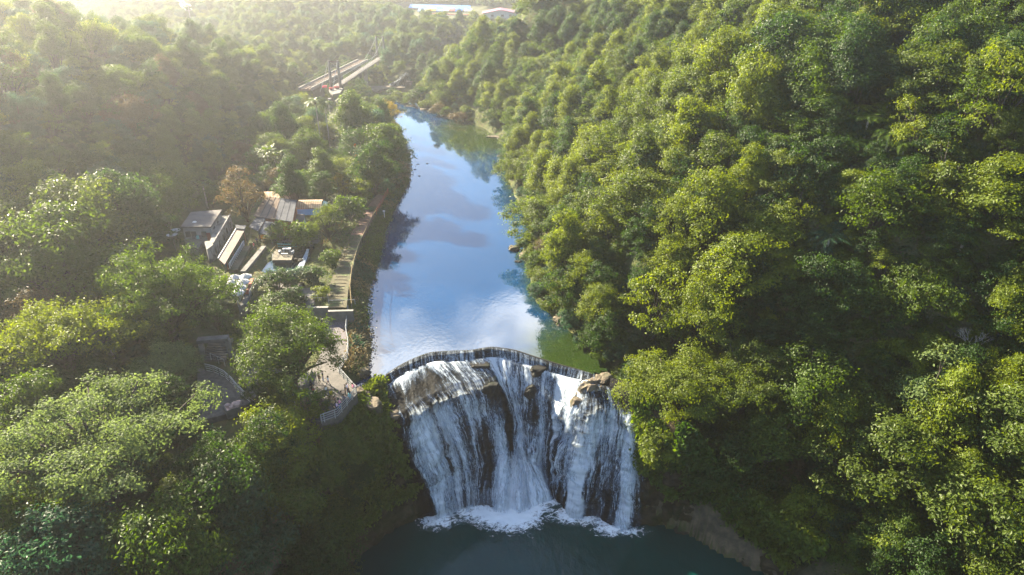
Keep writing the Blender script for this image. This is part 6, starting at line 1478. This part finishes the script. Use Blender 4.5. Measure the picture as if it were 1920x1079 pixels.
# ------------------------------------------------------------------ visitors
def person_mesh(pose, cols, hair_long=False, skirt=False, hat=False):
    J = {'pel': (0, 0, .93, .125), 'wst': (0, 0, 1.08, .115), 'chs': (0, .01, 1.28, .135), 'nk0': (0, 0, 1.42, .075), 'nk': (0, .005, 1.48, .052), 'hd0': (0, .015, 1.545, .075), 'hd1': (0, .012, 1.61, .09), 'hd2': (0, 0, 1.675, .065), 'nos': (0, .115, 1.59, .014)}
    E = [('pel', 'wst'), ('wst', 'chs'), ('chs', 'nk0'), ('nk0', 'nk'), ('nk', 'hd0'), ('hd0', 'hd1'), ('hd1', 'hd2'), ('hd1', 'nos')]
    for s, n in ((-1, 'L'), (1, 'R')):
        J['sh' + n] = (s * .17, 0, 1.37, .062); el, wr, hn = pose['arm' + n]
        J['el' + n] = (s * el[0], el[1], el[2], .045); J['wr' + n] = (s * wr[0], wr[1], wr[2], .03); J['ha' + n] = (s * hn[0], hn[1], hn[2], .034)
        E += [('chs', 'sh' + n), ('sh' + n, 'el' + n), ('el' + n, 'wr' + n), ('wr' + n, 'ha' + n)]
        dx = np.array(hn) - np.array(wr); dx = dx / np.linalg.norm(dx); sidev = np.array([0, 1, 0]) - dx * dx[1]; sidev /= np.linalg.norm(sidev) + 1e-6
        for k in range(5):
            off = (k - 1.5) * .019; base_ = np.array(hn) + sidev * off + dx * .02; ln = (.062, .074, .068, .052, .045)[k]
            if k == 4: base_ = np.array(wr) * .5 + np.array(hn) * .5; tipv = base_ + sidev * .05 + dx * .02
            else: tipv = base_ + dx * ln
            J[f'f{n}{k}'] = (s * tipv[0], tipv[1], tipv[2], .009); E.append(('ha' + n, f'f{n}{k}'))
        kn, an = pose['leg' + n]
        J['hp' + n] = (s * .085, 0, .87, .092); J['kn' + n] = (s * kn[0], kn[1], kn[2], .06); J['an' + n] = (s * an[0], an[1], an[2], .042); J['to' + n] = (s * an[0], an[1] + .15, .035, .035)
        E += [('pel', 'hp' + n), ('hp' + n, 'kn' + n), ('kn' + n, 'an' + n), ('an' + n, 'to' + n)]
    ks = list(J); me = bpy.data.meshes.new('person_sk'); me.from_pydata([J[k][:3] for k in ks], [(ks.index(a), ks.index(b)) for a, b in E], [])
    o = link('person_sk', me); mdf = o.modifiers.new('skin', 'SKIN'); mdf.use_smooth_shade = True
    for i, k in enumerate(ks):
        sv = me.skin_vertices[0].data[i]; r_ = J[k][3]; sv.radius = (r_ * (1.25 if k in ('pel', 'wst', 'chs') else 1), r_ * (.8 if k in ('pel', 'wst', 'chs') else 1)); sv.use_root = (k == 'pel')
    sd_ = o.modifiers.new('sub', 'SUBSURF'); sd_.levels = 1; sd_.render_levels = 1
    dg = bpy.context.evaluated_depsgraph_get(); res = bpy.data.meshes.new_from_object(o.evaluated_get(dg)); bpy.data.objects.remove(o)
    A_ = np.array([J[a][:3] for a, b in E]); B_ = np.array([J[b][:3] for a, b in E]); n = len(res.polygons); ctr = np.zeros(n * 3); res.polygons.foreach_get('center', ctr); ctr = ctr.reshape(-1, 3)
    D_ = B_ - A_; t_ = np.clip(((ctr[:, None] - A_) * D_).sum(-1) / (D_ ** 2).sum(-1), 0, 1); w_ = np.linalg.norm(ctr[:, None] - A_ - D_ * t_[..., None], axis=-1).argmin(1)
    mi = np.zeros(n, int)
    for i, k in enumerate(w_):
        a, b = E[k]; z_ = ctr[i][2]; y_ = ctr[i][1]
        if b[:2] in ('hd', 'no') or b == 'nk': mi[i] = 3 if (z_ > 1.655 or (y_ < -.005 and z_ > 1.5)) else 2
        elif a[:2] in ('el', 'wr', 'ha') or b[:2] in ('ha',): mi[i] = 2
        elif a[:2] in ('hp', 'kn') or a == 'pel' and b[:2] == 'hp': mi[i] = 1
        elif a[:2] == 'an': mi[i] = 3
        else: mi[i] = 0 if z_ > .96 else 1
    res.materials.clear()
    for c in cols: res.materials.append(c)
    res.polygons.foreach_set('material_index', mi.astype(np.int32)); res.polygons.foreach_set('use_smooth', [True] * n); res.name = 'person'; res.update(); return res
POSES = {
 'stand': dict(armL=((.21, -.02, 1.12), (.22, .05, .90), (.22, .08, .83)), armR=((.21, -.02, 1.12), (.23, .03, .89), (.23, .06, .82)), legL=((.10, .02, .48), (.10, -.01, .07)), legR=((.10, .03, .48), (.11, .01, .07))),
 'walk': dict(armL=((.21, -.10, 1.13), (.20, -.08, .92), (.20, -.04, .85)), armR=((.21, .08, 1.13), (.19, .24, .98), (.18, .30, .94)), legL=((.10, .20, .50), (.10, .20, .07)), legR=((.10, -.05, .48), (.10, -.32, .12))),
 'photo': dict(armL=((.22, .12, 1.18), (.12, .30, 1.38), (.09, .34, 1.44)), armR=((.22, .12, 1.18), (.12, .30, 1.38), (.09, .34, 1.44)), legL=((.11, .03, .48), (.13, 0, .07)), legR=((.11, .02, .48), (.13, -.02, .07))),
 'lean': dict(armL=((.24, .16, 1.15), (.20, .36, 1.06), (.19, .43, 1.07)), armR=((.24, .16, 1.15), (.20, .36, 1.06), (.19, .43, 1.07)), legL=((.10, .01, .48), (.10, -.06, .07)), legR=((.10, .06, .49), (.10, -.02, .07))),
}
def flat(name, c): return surf(name, c, tuple(min(1, x * 1.12) for x in c), 6, .85, 0)
SK, HR = flat('skin', (.52, .32, .22)), flat('dark_hair', (.025, .018, .014))
CLO = {k: flat('cloth_' + k, v) for k, v in dict(white=(.72,.72,.72), blue=(.05,.14,.34), navy=(.03,.04,.09), black=(.02,.02,.022), brown=(.22,.12,.07), tan=(.34,.24,.15), yellow=(.80,.62,.03), pink=(.75,.28,.40), lilac=(.50,.38,.58), teal=(.08,.35,.42), red=(.55,.05,.07), grey=(.25,.25,.27), cream=(.62,.55,.45)).items()}
def person(px_, py_, z_, pose, top, bottom, face, label, sc=1.0, hat=False, bag=None, group='visitors on the viewing platform', skirt=None):
    q = P(px_, py_, z_); o = link('person', person_mesh(POSES[pose], [CLO[top], CLO[bottom], SK, HR])); o.location = q; o.rotation_euler = (0, 0, face); o.scale = (sc,) * 3; tag(o, label, 'person', group)
    mbh = MB(); ring = []
    for zz, rr, yy in ((1.72, .03, 0), (1.695, .075, -.005), (1.64, .105, -.015), (1.57, .100, -.03), (1.47, .085, -.045)):
        for k in range(10): ring.append((rr * math.cos(k * .628), yy + rr * math.sin(k * .628) * .98 - (.03 if zz < 1.65 else 0), zz))
    mbh.add(ring, [(i * 10 + k, (i + 1) * 10 + k, (i + 1) * 10 + (k + 1) % 10, i * 10 + (k + 1) % 10) for i in range(4) for k in range(10) if not (i >= 2 and 1 <= k <= 4)] + [tuple(range(9, -1, -1))]); mbh.build('hair', HR, o, True)
    if hat:
        h_ = MB(); rr = []
        for zz, ra in ((1.68, .30), (1.70, .14), (1.80, .12), (1.83, .06)): rr += [(ra * math.cos(k * .5236), ra * math.sin(k * .5236), zz) for k in range(12)]
        h_.add(rr, [(i * 12 + k, i * 12 + (k + 1) % 12, (i + 1) * 12 + (k + 1) % 12, (i + 1) * 12 + k) for i in range(3) for k in range(12)] + [tuple(range(36, 48))]); h_.build('straw_hat', M['bamboo'], o, True)
    if skirt:
        s_ = MB(); rr = []
        for zz, ra in ((1.02, .14), (.8, .20), (.52, .26)): rr += [(ra * math.cos(k * .5236), ra * .85 * math.sin(k * .5236), zz) for k in range(12)]
        s_.add(rr, [(i * 12 + k, (i + 1) * 12 + k, (i + 1) * 12 + (k + 1) % 12, i * 12 + (k + 1) % 12) for i in range(2) for k in range(12)]); s_.build('skirt', CLO[skirt], o, True)
    return o
zp = PZ + .01; Q = lambda a, b: F7(a, b)
person(*Q(330, 412), zp, 'walk', 'brown', 'black', 2.6, 'person in brown top and black trousers beside the round tree')
person(*Q(385, 372), zp, 'stand', 'navy', 'blue', 2.2, 'person in navy jacket and jeans standing next to the one in brown')
person(*Q(468, 452), zp, 'walk', 'white', 'navy', 1.4, 'person in white top and dark jeans in the middle of the platform')
person(*Q(212, 545), zp, 'stand', 'black', 'black', 1.0, 'person in black at the kerb wall, left end of the platform')
person(*Q(240, 585), zp, 'stand', 'red', 'navy', .6, 'child in red beside the person in black at the kerb wall', sc=.68)
person(*Q(440, 605), zp, 'walk', 'white', 'blue', -1.9, 'person in white shirt and blue jeans beside the one in yellow')
person(*Q(518, 665), zp, 'stand', 'yellow', 'black', 3.0, 'person in bright yellow top and black trousers')
person(*Q(683, 685), zp, 'photo', 'tan', 'grey', -1.1, 'person in tan coat taking a picture of the falls')
person(*Q(735, 592), zp, 'stand', 'black', 'black', 2.0, 'person in black near the railing corner, facing a friend')
person(*Q(765, 565), zp, 'stand', 'white', 'navy', -2.0, 'person in white next to the one in black by the railing')
person(*Q(800, 652), zp, 'lean', 'black', 'teal', -1.0, 'person in black top and teal skirt leaning at the railing', skirt='teal')
person(*Q(860, 560), zp, 'lean', 'pink', 'cream', -.9, 'person in pale pink at the far corner of the railing')
person(*Q(575, 770), zp, 'photo', 'brown', 'navy', -.9, 'person in brown at the front of the platform taking a photo')
person(*Q(645, 808), zp, 'lean', 'pink', 'blue', -1.0, 'person in bright pink top leaning on the front railing')
person(*Q(556, 862), zp, 'stand', 'black', 'black', -.8, 'person wearing a wide straw hat at the front railing', hat=True)
person(*Q(604, 858), zp, 'lean', 'lilac', 'navy', -1.0, 'person in lilac top beside the straw hat')
person(*Q(720, 740), zp, 'lean', 'navy', 'black', -1.0, 'person in navy leaning on the railing between pink and teal')
person(*F3(935, 735), 22.9, 'stand', 'red', 'black', 2.0, 'person in red on the covered walkway steps', group='people by the houses')
person(*F3(1205, 715), 22.7, 'walk', 'red', 'navy', 1.5, 'person in red walking out of the hall porch', group='people by the houses')
person(*F3(1245, 650), 22.7, 'stand', 'navy', 'black', .5, 'person in navy in front of the hall porch', group='people by the houses')
person(*F3(832, 935), 22.9, 'walk', 'white', 'blue', 2.2, 'person in white and blue at the lower end of the covered walkway', group='people by the houses')
# ------------------------------------------------------------------ air
m, t, o = newmat('haze_air'); N = NT(t)
pv = N.n('ShaderNodeVolumePrincipled'); pv.inputs['Color'].default_value = (.97, .97, 1.0, 1); pv.inputs['Density'].default_value = .00033; pv.inputs['Anisotropy'].default_value = .75
N.l(pv.outputs[0], o.inputs['Volume'])
hz = MB().prism([(-450, -90), (280, -90), (280, 1020), (-450, 1020)], -6, 135).build('haze', m)
tag(hz, 'thin sunlit haze filling the valley air', 'haze', kind='stuff')
# ------------------------------------------------------------------ labels for the trees of the two slopes
WORD = dict(deep='dark-green', mid='fresh-green', olive='olive', yellow='yellow-green', pale='pale-green', blue='blue-green', russet='russet', gold='golden')
ORD = ['leftmost', 'second from left', 'third from left', 'fourth from left', 'fifth from left', 'sixth from left', 'seventh from left', 'eighth from left', 'ninth from left', 'tenth from left', 'eleventh from left', 'twelfth from left', 'thirteenth from left', 'fourteenth from left', 'fifteenth from left']
cells = {}
for root, tone, zone, nm, rad, hh in TREES:
    if zone == 'hand' or root.get('label'): continue
    x_, y_, z_ = root.location; px_, py_, dd_ = proj((x_, y_, z_ + hh * .6))
    if zone == 'right':
        band = ('by the pool' if y_ < 72 else 'right of the falls' if y_ < 90 else 'by the lower lake' if y_ < 120 else 'by the middle lake' if y_ < 160 else 'by the upper lake')
        lev = ('low on' if z_ < 27 else 'partway up' if z_ < 36 else 'halfway up' if z_ < 46 else 'high up' if z_ < 57 else 'topmost on') + ' the right slope'
    else:
        band = ('far left' if px_ < 170 else 'beside the houses' if px_ < 320 else 'above the houses' if px_ < 470 else 'near the bridge')
        lev = ('at the foot of' if z_ < 24 else 'low on' if z_ < 33 else 'halfway up' if z_ < 45 else 'on the ridge of') + ' the left hill'
        if z_ >= 33 and z_ < 45: lev = 'halfway up the left hill'
    kind_ = 'bamboo' if nm == 'bamboo_clump' else 'loose tree' if nm == 'open_crowned_tree' else 'tree'
    cells.setdefault((WORD[tone], kind_, lev, band), []).append((px_, root))
for (w_, k_, l_, b_), lst in cells.items():
    lst.sort(key=lambda q: q[0])
    for i, (px_, root) in enumerate(lst):
        root['label'] = f'{w_} {k_} {l_} {b_}' + (f', {ORD[min(i, 14)]}' if len(lst) > 1 else '')
